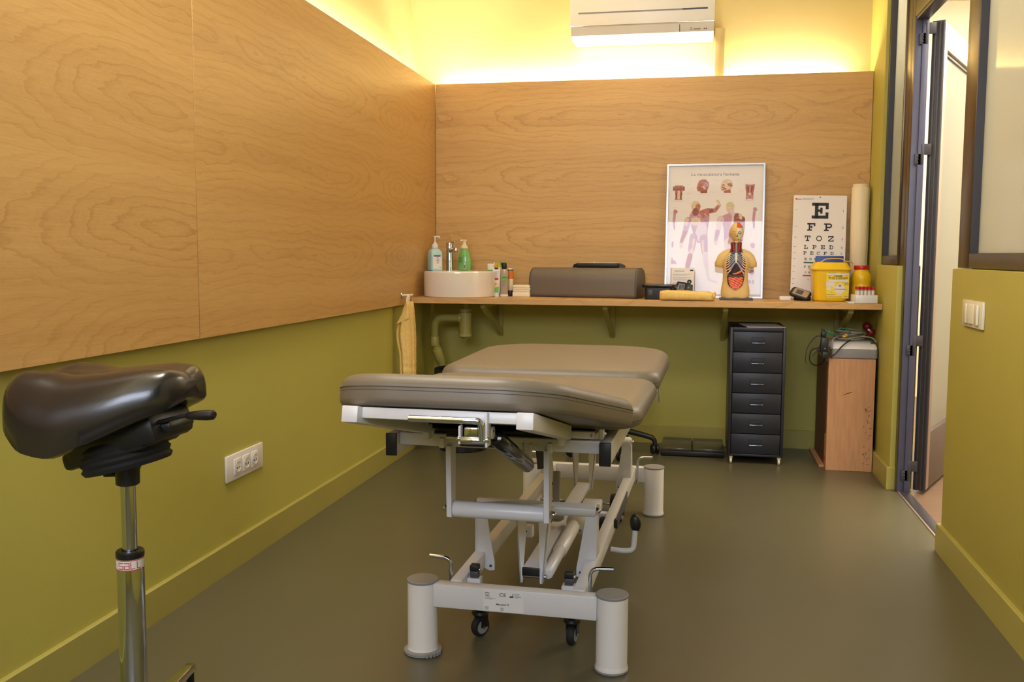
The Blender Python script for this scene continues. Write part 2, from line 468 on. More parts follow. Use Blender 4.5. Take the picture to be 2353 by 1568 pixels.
# right-hand glazing
def glazing(name, y0, y1, z0, z1, sw0, sw1, rail, x0=.884, x1=.945, px=.916):
    f = MB(M['frame'])
    dark = MB(M['framedark'])
    f.bx(x0, x1, y0, y0 + sw0, z0, z1, .003); f.bx(x0, x1, y1 - sw1, y1, z0, z1, .003)
    f.bx(x0, x1, y0 + sw0, y1 - sw1, z0, z0 + rail, .003); f.bx(x0, x1, y0 + sw0, y1 - sw1, z1 - rail, z1, .003)
    root = struct(f.build(name))
    p = MB(M['pane']); p.bx(px - .004, px + .004, y0 + sw0, y1 - sw1, z0 + rail, z1 - rail); p.build('pane', root)
    g = MB(M['framedark'])
    for yy, s in ((y0 + sw0, 1), (y1 - sw1, -1)):
        g.bx(x0 + .002, px - .004, min(yy, yy + s * .004), max(yy, yy + s * .004), z0 + rail, z1 - rail)
    g.build('glazing_bead', root)
    return root
glazing('window_1', 4.60, 4.985, 1.012, 2.62, .012, .022, .042)
glazing('window_2', 0.6, 3.56, 1.012, 2.62, .05, .135, .05)
# door frame
b = MB(M['frame'])
b.bx(.890, .944, 4.4425, 4.500, 0, 2.62, .003); b.bx(.890, .944, 4.500, 4.60, 1.012, 2.62, .003)
b.bx(.890, .944, 3.56, 4.4425, 2.075, 2.14, .003)
df = struct(b.build('door_frame'))
b = MB(M['frameblue']); b.bx(.8905, .944, 4.4365, 4.4425, 0, 2.075, .001)
b.bx(.918, .944, 4.428, 4.437, 0, 2.075, .002); b.build('jamb_lining', df)
b = MB(M['framedark']); b.bx(.892, .944, 3.575, 4.43, 2.060, 2.075, .002); b.build('head_lining', df)
b = MB(M['pane']); b.bx(.912, .920, 3.56, 4.4425, 2.14, 2.62); b.build('transom_pane', df)
# door leaf, folded back into the corridor
dl = Vector((.41, .912)); ax = Matrix.Rotation(math.atan2(dl.y, dl.x), 4, 'Z')
door = bpy.data.objects.new('door_1', None); COL.objects.link(door)
door.location = (.963, 4.452, 0); door.rotation_euler = (0, 0, math.atan2(dl.y, dl.x))
ROOTM['door_1'] = Matrix(); struct(door)
# local: x along leaf, y thickness (-y is towards the room), z up
b = MB(M['doorrail'])
b.bx(0.012, .07, -.048, 0, .012, 2.05, .002); b.bx(.78, .85, -.048, 0, .012, 2.05, .002)
b.bx(.07, .78, -.048, 0, 1.94, 2.05, .002)
b.build('door_stiles', door, space='local')
b = MB(mat('dark_door_rail', (96, 82, 76), .4, metal=.3)); b.bx(.07, .78, -.048, 0, .012, .27, .002); b.build('bottom_rail', door, space='local')
b = MB(M['framedark'])
b.bx(0, .012, -.05, .002, .012, 2.055, .002)
for y in (-.044, -.03, -.012): b.bx(-.006, .002, y - .004, y + .004, .012, 2.05, .001)
b.build('hinge_edge_strip', door, space='local')
b = MB(M['pane']); b.bx(.07, .78, -.028, -.02, .27, 1.94); b.build('door_pane', door, space='local')
b = MB(M['framedark'])
b.bx(.07, .78, -.036, -.029, 1.925, 1.94, .001); b.bx(.07, .078, -.036, -.029, .27, 1.925, .001)
b.build('glazing_bead', door, space='local')
for zz in (2.0, 1.49, .66, .10):
    b = MB(M['framedark'])
    b.cyl((.935, 4.434, zz - .045), (.935, 4.434, zz + .045), .008, n=14, bev=.002)
    b.bx(.906, .934, 4.428, 4.4365, zz - .045, zz + .002, .001)
    b.bx(.936, .972, 4.430, 4.438, zz - .002, zz + .045, .001)
    for k in (-.035, -.022, -.009):
        b.sphere((.918, 4.428, zz + k), (.004, .002, .004), 10, 6)
    b.build('hinge', df)
b = MB(M['framedark']); b.bx(.902, .944, 3.575, 4.428, -.002, .006, .002)
b.use(M['doorrail']); b.bx(.893, .902, 3.575, 4.436, -.002, .004, .001)
struct(b.build('trim_1'))
# corridor beyond the door
b = MB(M['corr_floor']); b.bx(.944, 3.2, 1.5, 8.0, -.12, -.004); struct(b.build('corridor_floor'))
b = MB(M['corr_wall']); b.bx(2.5, 2.6, 1.5, 8.0, -.004, 2.9); b.bx(.97, 2.5, 7.6, 7.7, -.004, 2.9)
b.bx(.97, 2.6, 1.4, 1.5, -.004, 2.9); struct(b.build('corridor_wall'))
b = MB(M['ceil']); b.bx(.97, 2.6, 1.5, 7.7, 2.9, 3.0); struct(b.build('corridor_ceiling'))

# ------------------------------------------------------------------ air conditioner on the back wall
ac = thing('air_conditioner', 'white wall mounted air conditioner high on the back wall', 'air conditioner', (-.325, 5.41, 2.2))
pr = [(5.405, 2.52), (5.405, 2.205), (5.19, 2.195), (5.152, 2.207), (5.132, 2.236), (5.122, 2.250), (5.118, 2.30), (5.120, 2.48), (5.135, 2.515)]
b = MB(M['acwhite'])
b.loft([[(x, p[0], p[1]) for p in pr] for x in (-.690, -.688, .048, .050)])
b.build('housing', ac, sharp=30)
b = MB(M['acwhite']); b.bx(-.692, .052, 5.111, 5.119, 2.249, 2.50, .003); b.build('front_panel', ac)
b = MB(M['grey']); b.bx(-.648, -.11, 5.109, 5.112, 2.310, 2.317); b.build('trim_line', ac)
b = MB(M['dgrey']); b.bx(-.11, .018, 5.109, 5.112, 2.310, 2.318); b.build('display_strip', ac)
fr_ac = (V((-.325, 5.1165, 2.2)), V((1, 0, 0)), V((0, .45, .9)).normalized())
b = MB(M['acwhite'])
fl = [(5.146, 2.207), (5.127, 2.240), (5.131, 2.243), (5.151, 2.209)]
b.loft([[(x, p[0], p[1]) for p in fl] for x in (-.628, -.125)]); b.build('air_flap', ac)
b = MB(M['dgrey']); b.loft([[(x, p[0] - .0006, p[1]) for p in fl] for x in (-.1245, -.122)]); b.build('flap_gap', ac)
b = MB(M['dgrey'])
fa = (V((-.02, 5.1385, 2.2185)), V((1, 0, 0)), V((0, -.5, .866)))
def tri(cx, cy, r): return [(cx, cy + r), (cx - r * .55, cy), (cx, cy - r), (cx + r * .55, cy)]
for cx, cy in ((-.045, .007), (-.049, -.001), (-.041, -.001)): b.flat(tri(cx, cy, .004), fa, .003)
for k in range(8): b.flat([(-.032 + k * .0045, -.002), (-.0285 + k * .0045, -.002), (-.0285 + k * .0045, .0025), (-.032 + k * .0045, .0025)], fa, .003)
for k in (.02, .030): b.flat([(k, -.003), (k + .005, -.003), (k + .005, .003), (k, .003)], fa, .003)
b.build('maker_mark', ac, recalc=False)
b = MB(M['upper']); b.bx(.060, .112, 5.335, 5.41, 1.96, 2.262, .003)
tag(b.build('cable_trunking'), 'yellow painted vertical cable trunking beside the air conditioner', 'cable trunking')

# ------------------------------------------------------------------ counter and its supports
b = MB(M['oakS']); b.bx(-1.4745, 0.8665, 4.80, 5.285, .7955, .825, .0015, 1)
tag(b.build('counter_shelf'), 'long oak counter running along the back wall', 'counter')
def bracket(x, label):
    r = thing('shelf_bracket', label, 'bracket', (x, 5.36, .6), 0, 'brackets under the counter')
    b = MB(M['skirt']); b.bx(x - .013, x + .013, 5.335, 5.3615, .59, .7945, .002); b.build('wall_bar', r)
    b = MB(M['skirt']); b.bx(x - .013, x + .013, 4.88, 5.335, .772, .7945, .002); b.build('shelf_bar', r)
    b = MB(M['skirt'])
    b.loft([[(x - .012, 4.885, .772), (x - .012, 4.92, .772), (x - .012, 5.335, .63), (x - .012, 5.335, .595)],
            [(x + .012, 4.885, .772), (x + .012, 4.92, .772), (x + .012, 5.335, .63), (x + .012, 5.335, .595)]]); b.build('brace', r)
bracket(-1.108, 'painted diagonal shelf bracket under the counter right of the sink trap')
bracket(-.466, 'painted diagonal shelf bracket under the middle of the counter')
bracket(.138, 'painted diagonal shelf bracket left of the black drawer cabinet')
bracket(.735, 'painted diagonal shelf bracket above the tangled medical cables')

# ------------------------------------------------------------------ switch and sockets
sw = thing('light_switch', 'cream triple rocker light switch plate on the right wall', 'light switch', (XR, 3.262, .868))
b = MB(M['plateplastic']); b.bx(XR - .009, XR, 3.150, 3.378, .825, .911, .003); b.build('switch_plate', sw)
for i, yy in enumerate((3.325, 3.264, 3.203)):
    b = MB(M['plateplastic']); tilt = (-.05, .06, -.05)[i]
    b.box((XR - .0115, yy, .868), (.008, .046, .062), Matrix.Rotation(tilt * 2.5, 3, 'Z'), .002); b.build('rocker', sw)
so = thing('wall_socket', 'white triple power socket on the left wall above the skirting', 'socket', (XL, 2.965, .34))
b = MB(M['label']); b.bx(XL, XL + .009, 2.834, 3.100, .298, .386, .003); b.build('socket_plate', so)
for yy in (2.905, 2.967, 3.029):
    b = MB(M['label']); b.bx(XL + .008, XL + .013, yy - .024, yy + .024, .315, .368, .002)
    rr = Matrix.Rotation(PI / 2, 3, 'Y')
    b.lathe([(.0195, .0135), (.0195, .0145), (.0165, .0145), (.016, .0132)], (XL, yy, .3415), 26, rot=rr, cap0=False)
    b.use(M['black'])
    for d in (-.0085, .0085): b.sphere((XL + .0142, yy + d, .338), (.0012, .003, .003), 8, 6)
    b.build('socket_insert', so)
# ------------------------------------------------------------------ treatment table (local frame: x across, y along, z up)
TA = math.radians(-1.4)
tt = thing('treatment_table', 'three section taupe treatment couch on a white lifting frame in the middle of the floor', 'treatment table', (-.4455, 2.35, 0), TA)
SW = M['steelwhite']
def part(b, name, par=None, **k): return b.build(name, par or tt, space='local', **k)
# ---- upholstery
def seam_ring(corners, radii, ins, z, tf, par, k=10, r=.0008):
    b = MB(M['thread'])
    b.tube([tf(V((x, y, z))) for x, y in rpoly(corners, radii, ins, k)], r, 6, True)
    part(b, 'stitched_seam', par)
# foot / leg section (far)
idt = lambda p: p
far_c = [(-.333, .396), (.333, .396), (.333, 1.12), (-.333, 1.12)]
far_r = [.07, .07, .20, .20]
def tf_far(p):
    y = p.y - .392
    return V((p.x, p.y, p.z + .010 + .010 * (y / .73)))
b = MB(M['vinyl']); pad(b, far_c, far_r, .648, .706, .034, tf_far, 10, 6, .004, .018); far = part(b, 'long_cushion')
seam_ring(far_c, far_r, -.0004, .672, tf_far, far)
mid_c = [(-.327, -.205), (.327, -.205), (.333, .386), (-.333, .386)]
mid_r = [.09, .09, .085, .085]
b = MB(M['vinyl']); pad(b, mid_c, mid_r, .652, .704, .033, idt, 10, 6, .003, .018); mid = part(b, 'middle_cushion')
seam_ring(mid_c, mid_r, -.0004, .671, idt, mid)
# raised head section (near): tapered plan, tilted up towards its free end
HA = math.radians(12.8)
def tf_head(p):  # p.y measured from the hinge, negative towards the free end
    y, z = p.y, p.z
    return V((p.x, -.245 + y * math.cos(HA) + z * math.sin(HA), .667 - y * math.sin(HA) + z * math.cos(HA)))
hd_c = [(-.205, -.455), (.205, -.455), (.334, .045), (-.334, .045)]
hd_r = [.14, .14, .06, .06]
b = MB(M['vinyl']); pad(b, hd_c, hd_r, .004, .066, .027, tf_head, 12, 6, .004, .014); hd = part(b, 'head_cushion')
seam_ring(hd_c, hd_r, -.0006, .040, tf_head, hd, 12)
seam_ring(hd_c, hd_r, .0018, .0465, tf_head, hd, 12, .0007)
seam_ring(hd_c, hd_r, .0003, .0335, tf_head, hd, 12, .0007)
def hbox(b, x0, x1, y0, y1, z0, z1, bev=.002):
    t = MB(); t.bx(x0, x1, y0, y1, z0, z1, bev)
    b.add([tf_head(p) for p in t.v], t.f)
# head section frame
for a_, c_ in ((-.1815, -.150), (.150, .1815)):
    b = MB(SW); hbox(b, a_, c_, -.462, -.01, -.030, .001); part(b, 'head_side_rail')
b = MB(SW); hbox(b, -.150, .150, -.440, -.415, -.020, .001); part(b, 'head_cross_rail')
b = MB(M['black']); hbox(b, -.13, .13, -.40, -.04, -.006, .002); part(b, 'head_base_board')
for sx in (-1, 1):
    b = MB(SW); b.box((sx * .158, -.245, .640), (.016, .03, .034), None, .003); b.cyl((sx * .158 - .012, -.235, .640), (sx * .158 + .012, -.235, .640), .007, n=16); part(b, 'hinge_bracket')
    b = MB(SW); b.box((sx * .128, -.229, .612), (.013, .010, .024), None, .002); part(b, 'hinge_stop')
# release lever
b = MB(M['chrome'])
b.tube(bend([(-.050, -.70, .752), (.062, -.70, .752), (.085, -.697, .752), (.085, -.690, .716)], .03, 8), .0062, 14)
part(b, 'release_lever')
b = MB(M['chrome']); b.cyl((.044, -.687, .714), (.092, -.687, .714), .0075, n=18, bev=.002); b.box((.064, -.684, .727), (.026, .012, .022), None, .003)
for x in (.041, .094): b.sphere((x, -.687, .716), .0055, 12, 8)
part(b, 'lever_clevis')
b = MB(SW); b.bx(.040, .045, -.690, -.672, .706, .740, .002); part(b, 'lever_bracket')
b = MB(SW); b.bx(.090, .095, -.690, -.660, .702, .764, .002); b.cyl((.0875, -.64, .721), (.0945, -.64, .721), .012, n=18); part(b, 'lever_bracket')
# gas spring
b = MB(M['blackgloss']); b.cyl((.087, -.600, .706), (.080, -.250, .574), .0165, n=26, bev=.003); gs = part(b, 'gas_spring')
b = MB(M['steel']); b.cyl((.0875, -.635, .7195), (.087, -.600, .706), .006, n=14); b.sphere((.0875, -.640, .721), .009, 14, 8); part(b, 'piston_rod', gs)
b = MB(M['steel']); b.cyl((.080, -.250, .574), (.0795, -.230, .566), .007, n=14); part(b, 'spring_end', gs)
b = MB(SW); b.bx(.064, .068, -.248, -.226, .566, .622, .002); b.bx(.083, .087, -.248, -.226, .566, .622, .002); b.cyl((.062, -.238, .578), (.089, -.238, .578), .005, n=12); part(b, 'gas_spring_bracket')
# linked handle rod on the left under the head section
b = MB(M['steel']); b.cyl((-.095, -.30, .640), (-.055, -.30, .640), .011, n=18, bev=.002); b.use(M['black']); b.bx(-.06, .03, -.33, -.27, .626, .652, .006); part(b, 'hinge_actuator')
# ---- upper frame
for sx in (-1, 1):
    b = MB(SW); b.bx(sx * .2535 - .0125, sx * .2535 + .0125, -.224, 1.02, .576, .628, .003); part(b, 'upper_side_rail')
    b = MB(M['black']); b.bx(sx * .2535 - .0135, sx * .2535 + .0135, -.229, -.222, .575, .629, .002); part(b, 'end_cap')
    b = MB(M['black']); b.bx(sx * .2535 - .0135, sx * .2535 + .0135, 1.018, 1.024, .575, .629, .002); part(b, 'end_cap')
b = MB(SW); b.bx(-.241, .241, -.205, -.180, .598, .628, .003); part(b, 'upper_cross_rail')
b = MB(SW); b.bx(-.241, .241, .36, .385, .598, .628, .003); part(b, 'upper_cross_rail')
b = MB(SW); b.bx(-.241, .241, .90, .925, .598, .628, .003); part(b, 'upper_cross_rail')
b = MB(M['black']); b.bx(-.22, .22, -.19, .95, .628, .640, .002); part(b, 'base_board')
b = MB(SW); b.bx(.16, .225, -.214, -.196, .633, .650, .002); b.cyl((.222, -.214, .642), (.222, -.19, .642), .005, n=10); part(b, 'side_rail_bracket')
for y in (.16, .62):
    b = MB(SW); b.bx(.262, .300, y, y + .03, .617, .642, .002); part(b, 'cushion_bracket')
# strap loop on the right edge of the long cushion
b = MB(M['doorrail']); b.bx(.323, .328, .50, .52, .615, .655, .001); part(b, 'strap_loop')
# ---- front swing arm
for sx in (-1, 1):
    b = MB(SW)
    b.loft([[(sx * .117 - .006, y, z) for y, z in ((-.216, .602), (-.170, .602), (-.172, .43), (-.19, .424), (-.208, .43))],
            [(sx * .117 + .006, y, z) for y, z in ((-.216, .602), (-.170, .602), (-.172, .43), (-.19, .424), (-.208, .43))]])
    part(b, 'hanger_plate')
b = MB(SW); b.cyl((-.1105, -.19, .446), (.1105, -.19, .446), .0195, n=32, bev=.002)
part(b, 'front_pivot_tube')
for sx in (-1, 1):
    b = MB(M['steel']); b.cyl((sx * .122, -.19, .446), (sx * .130, -.19, .446), .0105, n=6); b.sphere((sx * .131, -.19, .446), .007, 12, 8); part(b, 'pivot_bolt')
b = MB(SW)
b.loft([[(-.075, -.178, .460), (.055, -.178, .460), (.055, -.178, .452), (-.075, -.178, .452)],
        [(-.075, .262, .352), (.055, .262, .352), (.055, .262, .344), (-.075, .262, .344)]])
part(b, 'swing_arm_plate')
for y, nm in ((.274, 'lower_pivot_tube'), (1.295, 'lower_pivot_tube')):
    b = MB(SW); b.cyl((-.172, y, .335), (.172, y, .335), .0185, n=30, bev=.002); part(b, nm)
    for sx in (-1, 1):
        b = MB(M['steel']); b.cyl((sx * .172, y, .335), (sx * .178, y, .335), .011, n=6); b.sphere((sx * .179, y, .335), .0068, 12, 8); part(b, 'pivot_bolt')
def bracket_plate(sx, y, zt):
    b = MB(SW)
    top = [(.171, zt), (.145, zt), (.119, .170), (.119, .145), (.134, .143), (.171, .160)]
    b.loft([[(sx * x, y - .004, z) for x, z in top], [(sx * x, y + .001, z) for x, z in top]])
    side = [(y - .006, zt), (y + .03, zt), (y + .075, .172), (y + .075, .150), (y - .006, .150)]
    b.loft([[(sx * .171, p, z) for p, z in side], [(sx * .1755, p, z) for p, z in side]])
    b.use(M['dgrey']); b.cyl((sx * .130, y - .006, .157), (sx * .130, y - .003, .157), .004, n=10)
    part(b, 'pivot_stand')
for sx in (-1, 1):
    bracket_plate(sx, .268, .322); bracket_plate(sx, 1.288, .345)
# rear swing arm (upper pivot under the frame, lower on the stand)
b = MB(SW); b.cyl((-.1105, .835, .446), (.1105, .835, .446), .0195, n=28, bev=.002); part(b, 'rear_pivot_tube')
for sx in (-1, 1):
    b = MB(SW)
    pr = ((.810, .602), (.856, .602), (.854, .43), (.835, .424), (.816, .43))
    b.loft([[(sx * .117 - .006, y, z) for y, z in pr], [(sx * .117 + .006, y, z) for y, z in pr]]); part(b, 'hanger_plate')
b = MB(SW)
b.loft([[(-.104, .847, .463), (.104, .847, .463), (.104, .847, .455), (-.104, .847, .455)],
        [(-.104, 1.283, .356), (.104, 1.283, .356), (.104, 1.283, .348), (-.104, 1.283, .348)]]); part(b, 'swing_arm_plate')
# ---- crank plates and push beam
def crank(y, yb, zb):
    for xs_ in (((-.054, -.021), (-.031, -.025)), ((.012, .043), (.025, .033))):
        (t0, t1), (b0, b1) = xs_
        b = MB(SW)
        b.loft([[(t0, y - .026, .322), (t1, y - .026, .322), (b1, yb - .018, zb), (b0, yb - .018, zb)],
                [(t0, y - .020, .322), (t1, y - .020, .322), (b1, yb - .012, zb), (b0, yb - .012, zb)]])
        xe = (t0, b0) if t0 < 0 else (t1, b1)
        sg = 1 if t0 < 0 else -1
        b.loft([[(xe[0], y - .026, .322), (xe[0] + sg * .004, y - .026, .322), (xe[1] + sg * .004, yb - .018, zb), (xe[1], yb - .018, zb)],
                [(xe[0], y + .020, .322), (xe[0] + sg * .004, y + .020, .322), (xe[1] + sg * .004, yb + .012, zb), (xe[1], yb + .012, zb)]])
        part(b, 'crank_plate')
crank(.274, .225, .135); crank(1.295, 1.235, .150)
b = MB(SW); b.bx(-.024, .024, .204, 1.235, .158, .181, .003); part(b, 'push_beam')
b = MB(M['black']); b.bx(-.0245, .0245, .199, .206, .1575, .1815, .002); part(b, 'end_cap')
b = MB(M['steel']); b.cyl((-.034, .225, .150), (.040, .225, .150), .006, n=12); part(b, 'crank_pin')
# actuator
b = MB(M['white'])
b.cyl((.040, .235, .155), (.052, .42, .178), .017, n=26, bev=.004); b.cyl((.049, .39, .172), (.062, .60, .196), .021, n=28, bev=.004)
b.sphere((.076, .63, .196), (.045, .05, .042), 22, 14); b.cyl((.076, .63, .196), (.108, .665, .205), .024, n=22, bev=.005)
ac_ = part(b, 'lift_actuator')
b = MB(M['grey'])
for p in ((.060, .585, .199), (.075, .581, .205), (.083, .582, .184)): b.sphere(p, .004, 10, 6)
part(b, 'actuator_screws', ac_)
b = MB(M['black']); b.cyl((.104, .66, .204), (.118, .672, .207), .021, n=20, bev=.003); part(b, 'motor_cap', ac_)
b = MB(SW); b.bx(.055, .118, .80, .87, .178, .215, .004); part(b, 'motor_housing')
b = MB(SW); b.bx(-.075, -.035, .40, .43, .205, .24, .003); b.use(M['black']); b.cyl((-.055, .399, .225), (-.055, .404, .225), .004, n=10); part(b, 'guide_block')
# gas damper standing behind the pivot
b = MB(M['dgrey']); b.loft([[(x, y, z) for x, z in ((-.022, .52), (.002, .53), (.012, .43), (-.012, .425))] for y in (.355, .372)]); part(b, 'damper_bracket')
b = MB(M['grey']); b.cyl((0.0, .62, .36), (0.0, .62, .235), .012, n=18); b.lathe([(.014, .20), (.024, .206), (.026, .216), (.022, .224), (.027, .232), (.022, .24), (.012, .243)], (0, .62, 0), 24); part(b, 'damper')
# ---- base
b = MB(SW); b.bx(-.214, .214, -.025, .012, .134, .1955, .003); xb = part(b, 'front_cross_beam')
b = MB(SW); b.bx(-.214, .214, 1.475, 1.512, .134, .1955, .003); part(b, 'rear_cross_beam')
for sx in (-1, 1):
    b = MB(SW); b.bx(sx * .1625 - .016, sx * .1625 + .016, .012, 1.475, .150, .197, .003); part(b, 'base_rail')
b = MB(SW); b.bx(-.147, .147, .78, .81, .155, .19, .003); part(b, 'base_cross_tie')
for y in (1.02, 1.12):
    b = MB(M['chrome']); b.cyl((-.146, y, .135), (.146, y, .135), .0048, n=14); part(b, 'brake_axle')
for sx in (-1, 1):
    for y in (0.0, 1.4935):
        b = MB(M['white']); b.lathe([(.0415, .004), (.0425, .010), (.0405, .016), (.040, .020), (.040, .1935)], (sx * .25, y, 0), 40); lg = part(b, 'leg')
        b = MB(M['grey']); b.lathe([(.0405, .193), (.0415, .195), (.0415, .1985), (.040, .2003), (.0, .2008)], (sx * .25, y, 0), 40, cap1=False); part(b, 'leg_cap', lg)
        b = MB(M['grey']); b.lathe([(.0405, 0), (.0430, .003), (.0430, .0065), (.0405, .009)], (sx * .25, y, 0), 36); part(b, 'foot_ring', lg)
        if sx < 0 and y < .5:
            b = MB(M['grey']); b.lathe([(.044, 0.0005), (.050, .003), (.050, .010), (.043, .013)], (sx * .25, y, 0), 36)
            for k in range(5):
                a = -.25 - k * .2
                b.box((sx * .25 + .051 * math.cos(a), y + .051 * math.sin(a), .0075), (.007, .005, .012), Matrix.Rotation(a, 3, 'Z'), .001)
            part(b, 'foot_collar', lg)
        # chrome brake lever beside the leg
        d = 1 if y > .5 else 1
        yl = y + .05 * (1 if y < .5 else -1)
        b = MB(M['chrome'])
        xi = sx * .187
        b.tube(bend([(xi, yl, .135), (xi, yl, .243), (xi + sx * .060, yl + .003, .245)], .022, 8), .0052, 12)
        part(b, 'brake_lever')
        # castor
        yc = y + (.135 if y < .5 else -.135); xc = sx * .128
        ca_ = Matrix.Rotation(-.6 if sx < 0 else -.12, 3, 'Z'); rr = ca_ @ Matrix.Rotation(PI / 2, 3, 'Y')
        b = MB(M['black']); b.lathe([(.020, .060), (.024, .066), (.021, .074), (.010, .079)], (xc, yc, 0), 24)
        b.use(M['steel']); b.cyl((xc, yc, .078), (xc, yc, .150), .007, n=16); b.lathe([(.012, .079), (.016, .081), (.012, .085)], (xc, yc, 0), 20); b.use(M['black'])
        for q in (-1, 1): b.box(V((xc, yc, .048)) + ca_ @ V((q * .0145, .004, 0)), (.003, .024, .040), ca_, .001)
        cs = part(b, 'castor')
        b = MB(M['rubber'])
        b.lathe([(.0, -.009), (.020, -.010), (.026, -.009), (.0285, -.004), (.0285, .004), (.026, .009), (.020, .010), (.0, .009)], (xc, yc, .0288), 32, rot=rr); b.use(M['grey'])
        for q in (-1, 1): b.lathe([(.0, .0102), (.018, .0102), (.019, .0114), (.005, .0125), (.0, .0125)], (xc, yc, .0288), 26, rot=rr if q > 0 else rr @ Matrix.Rotation(PI, 3, 'X'))
        b.use(M['steel']); b.cyl(V((xc, yc, .0288)) - ca_ @ V((.018, 0, 0)), V((xc, yc, .0288)) + ca_ @ V((.018, 0, 0)), .0035, n=10)
        part(b, 'castor_wheel', cs)
        if y < .5:
            b = MB(M['dgrey']); b.bx(sx * .128 - .0115, sx * .128 + .0115, .066, .088, .186, .206, .003); b.use(M['black']); b.bx(sx * .128 - .012, sx * .128 + .012, .064, .090, .205, .222, .003)
            b.use(M['chrome']); b.sphere((sx * .128 + .014, .072, .210), .0045, 12, 8); b.use(SW); b.bx(sx * .128 - .018, sx * .128 + .018, .060, .092, .118, .187, .002)
            part(b, 'castor_lock')
# wheels lifted under the right rail, foot pedal
for yy in (.72, 1.03):
    b = MB(M['rubber']); b.lathe([(.0, -.009), (.030, -.010), (.0345, -.006), (.0345, .006), (.030, .010), (.0, .009)], (.138, yy, .16), 28, rot=Matrix.Rotation(PI / 2, 3, 'Y')); part(b, 'guide_roller')
b = MB(SW); b.tube(bend([(.178, .60, .125), (.220, .60, .122), (.248, .61, .124), (.252, .62, .185)], .03, 8), .0085, 14); part(b, 'foot_pedal_arm')
b = MB(M['black']); b.sphere((.252, .622, .208), (.018, .012, .029), 20, 14, Matrix.Rotation(-.1, 3, 'Y')); part(b, 'foot_pedal')
b = MB(M['black']); b.bx(.179, .190, .68, .70, .168, .20, .004); part(b, 'rail_knob')
b = MB(M['dgrey']); b.bx(.178, .182, .74, 1.1, .150, .190, .002); part(b, 'pedal_cover')
# maker's plate on the front beam
fr = (V((0, -.0252, 0)), V((1, 0, 0)), V((0, 0, 1)))
b = MB(M['white']); b.bx(-.0785, .027, -.0258, -.0249, .1375, .1905, 0); lp = part(b, 'label_plate')
b = MB(M['ink'])
L_ = .0008
b.text('CE', fr, -.028, .181, .0135, L_, xs=1.15)
b.text('Manumed ST', fr, -.028, .156, .0066, L_, bold=.00015)
b.flat([(-.010, .1765), (.000, .1765), (.000, .187), (-.0018, .187), (-.0018, .181), (-.004, .1795), (-.004, .181), (-.0065, .1795), (-.0065, .181), (-.010, .179)], fr, L_)
for s_ in (1, -1):
    for q in range(8):
        a0, a1 = PI * (.15 + .7 * q / 8), PI * (.15 + .7 * (q + 1) / 8)
        for rx, ry in ((.0078, .0052), (.0055, .0028)):
            b.flat([(-.069 + rx * math.cos(a0), .1815 + s_ * ry * math.sin(a0)), (-.069 + rx * math.cos(a1), .1815 + s_ * ry * math.sin(a1)), (-.069 + (rx - .001) * math.cos(a1), .1815 + s_ * (ry - .0011) * math.sin(a1)), (-.069 + (rx - .001) * math.cos(a0), .1815 + s_ * (ry - .0011) * math.sin(a0))], fr, L_)
b.use(M['inkgrey'])
def tiny(x, y, w): b.flat([(x, y), (x + w, y), (x + w, y + .0011), (x, y + .0011)], fr, L_)
for k in range(5): tiny(.003, .1865 - k * .0027, (.014, .011, .017, .018, .010)[k])
for k in range(3): tiny(-.0745, .1735 - k * .0026, .0025); tiny(-.0705, .1735 - k * .0026, (.010, .024, .016)[k])
for x, w in ((-.0755, .011), (-.0335, .008)):
    for k in range(4): tiny(x, .1405 + k * .0022, w)
part(b, 'label_print', lp, recalc=False)
# ------------------------------------------------------------------ saddle stool (left foreground)
SX, SY = -1.103, 1.68
st = thing('saddle_stool', 'black leather saddle stool on a chrome column beside the white triple socket', 'stool', (SX, SY, 0))
ss = [0, .025, .08, .17, .28, .42, .56, .7, .84, .94, .985, 1]
zt = [.748, .786, .811, .825, .824, .815, .818, .824, .829, .826, .812, .795]
zb = [.745, .728, .710, .680, .648, .642, .664, .692, .722, .742, .757, .770]
hw = [.03, .078, .112, .145, .158, .160, .150, .134, .112, .090, .066, .03]
vl = [0, .018, .028, .034, .028, .014, .010, .011, .013, .011, .004, 0]
x0, x1 = -1.317, -.960
zb = [1.05 - (1.05 - q) * k for q, k in zip(zb, (.93, .93, .925, .92, .915, .92, .925, .93, .94, .95, .96, .96))]
zt = [1.05 - (1.05 - q) * .965 for q in zt]
rings = []
for i in range(46):
    s = 0.5 - 0.5 * math.cos(PI * i / 45)
    z1, z0, w, v_ = (hermite(ss, a, s) for a in (zt, zb, hw, vl))
    ring = []; h = z1 - z0
    n = 44
    for k in range(n):
        a = 2 * PI * k / n
        if a <= PI:  # upper side: from +y edge over the top to -y edge
            c, q = math.cos(a), math.sin(a)
            y = w * (abs(c) ** .62) * (1 if c >= 0 else -1)
            z = z0 + h * (q ** .74)
            z -= v_ * math.exp(-(y / (.33 * w)) ** 2)
        else:
            t = (a - PI) / PI
            y = -w + 2 * w * t
            z = z0 - .012 * math.sin(PI * t) ** .5 + .05 * h / .19 * math.sin(PI * t) ** 2
        ring.append(V((x0 + (x1 - x0) * s, SY + y, z)))
    rings.append(ring)
b = MB(M['leather']); b.loft(rings); seat = b.build('saddle_seat', st, sharp=70)
b = MB(M['thread'])
b.tube([r[11] + V((0, 0, .0004)) for r in rings[2:-2]], .0012, 6)
b.build('saddle_seam', seat)
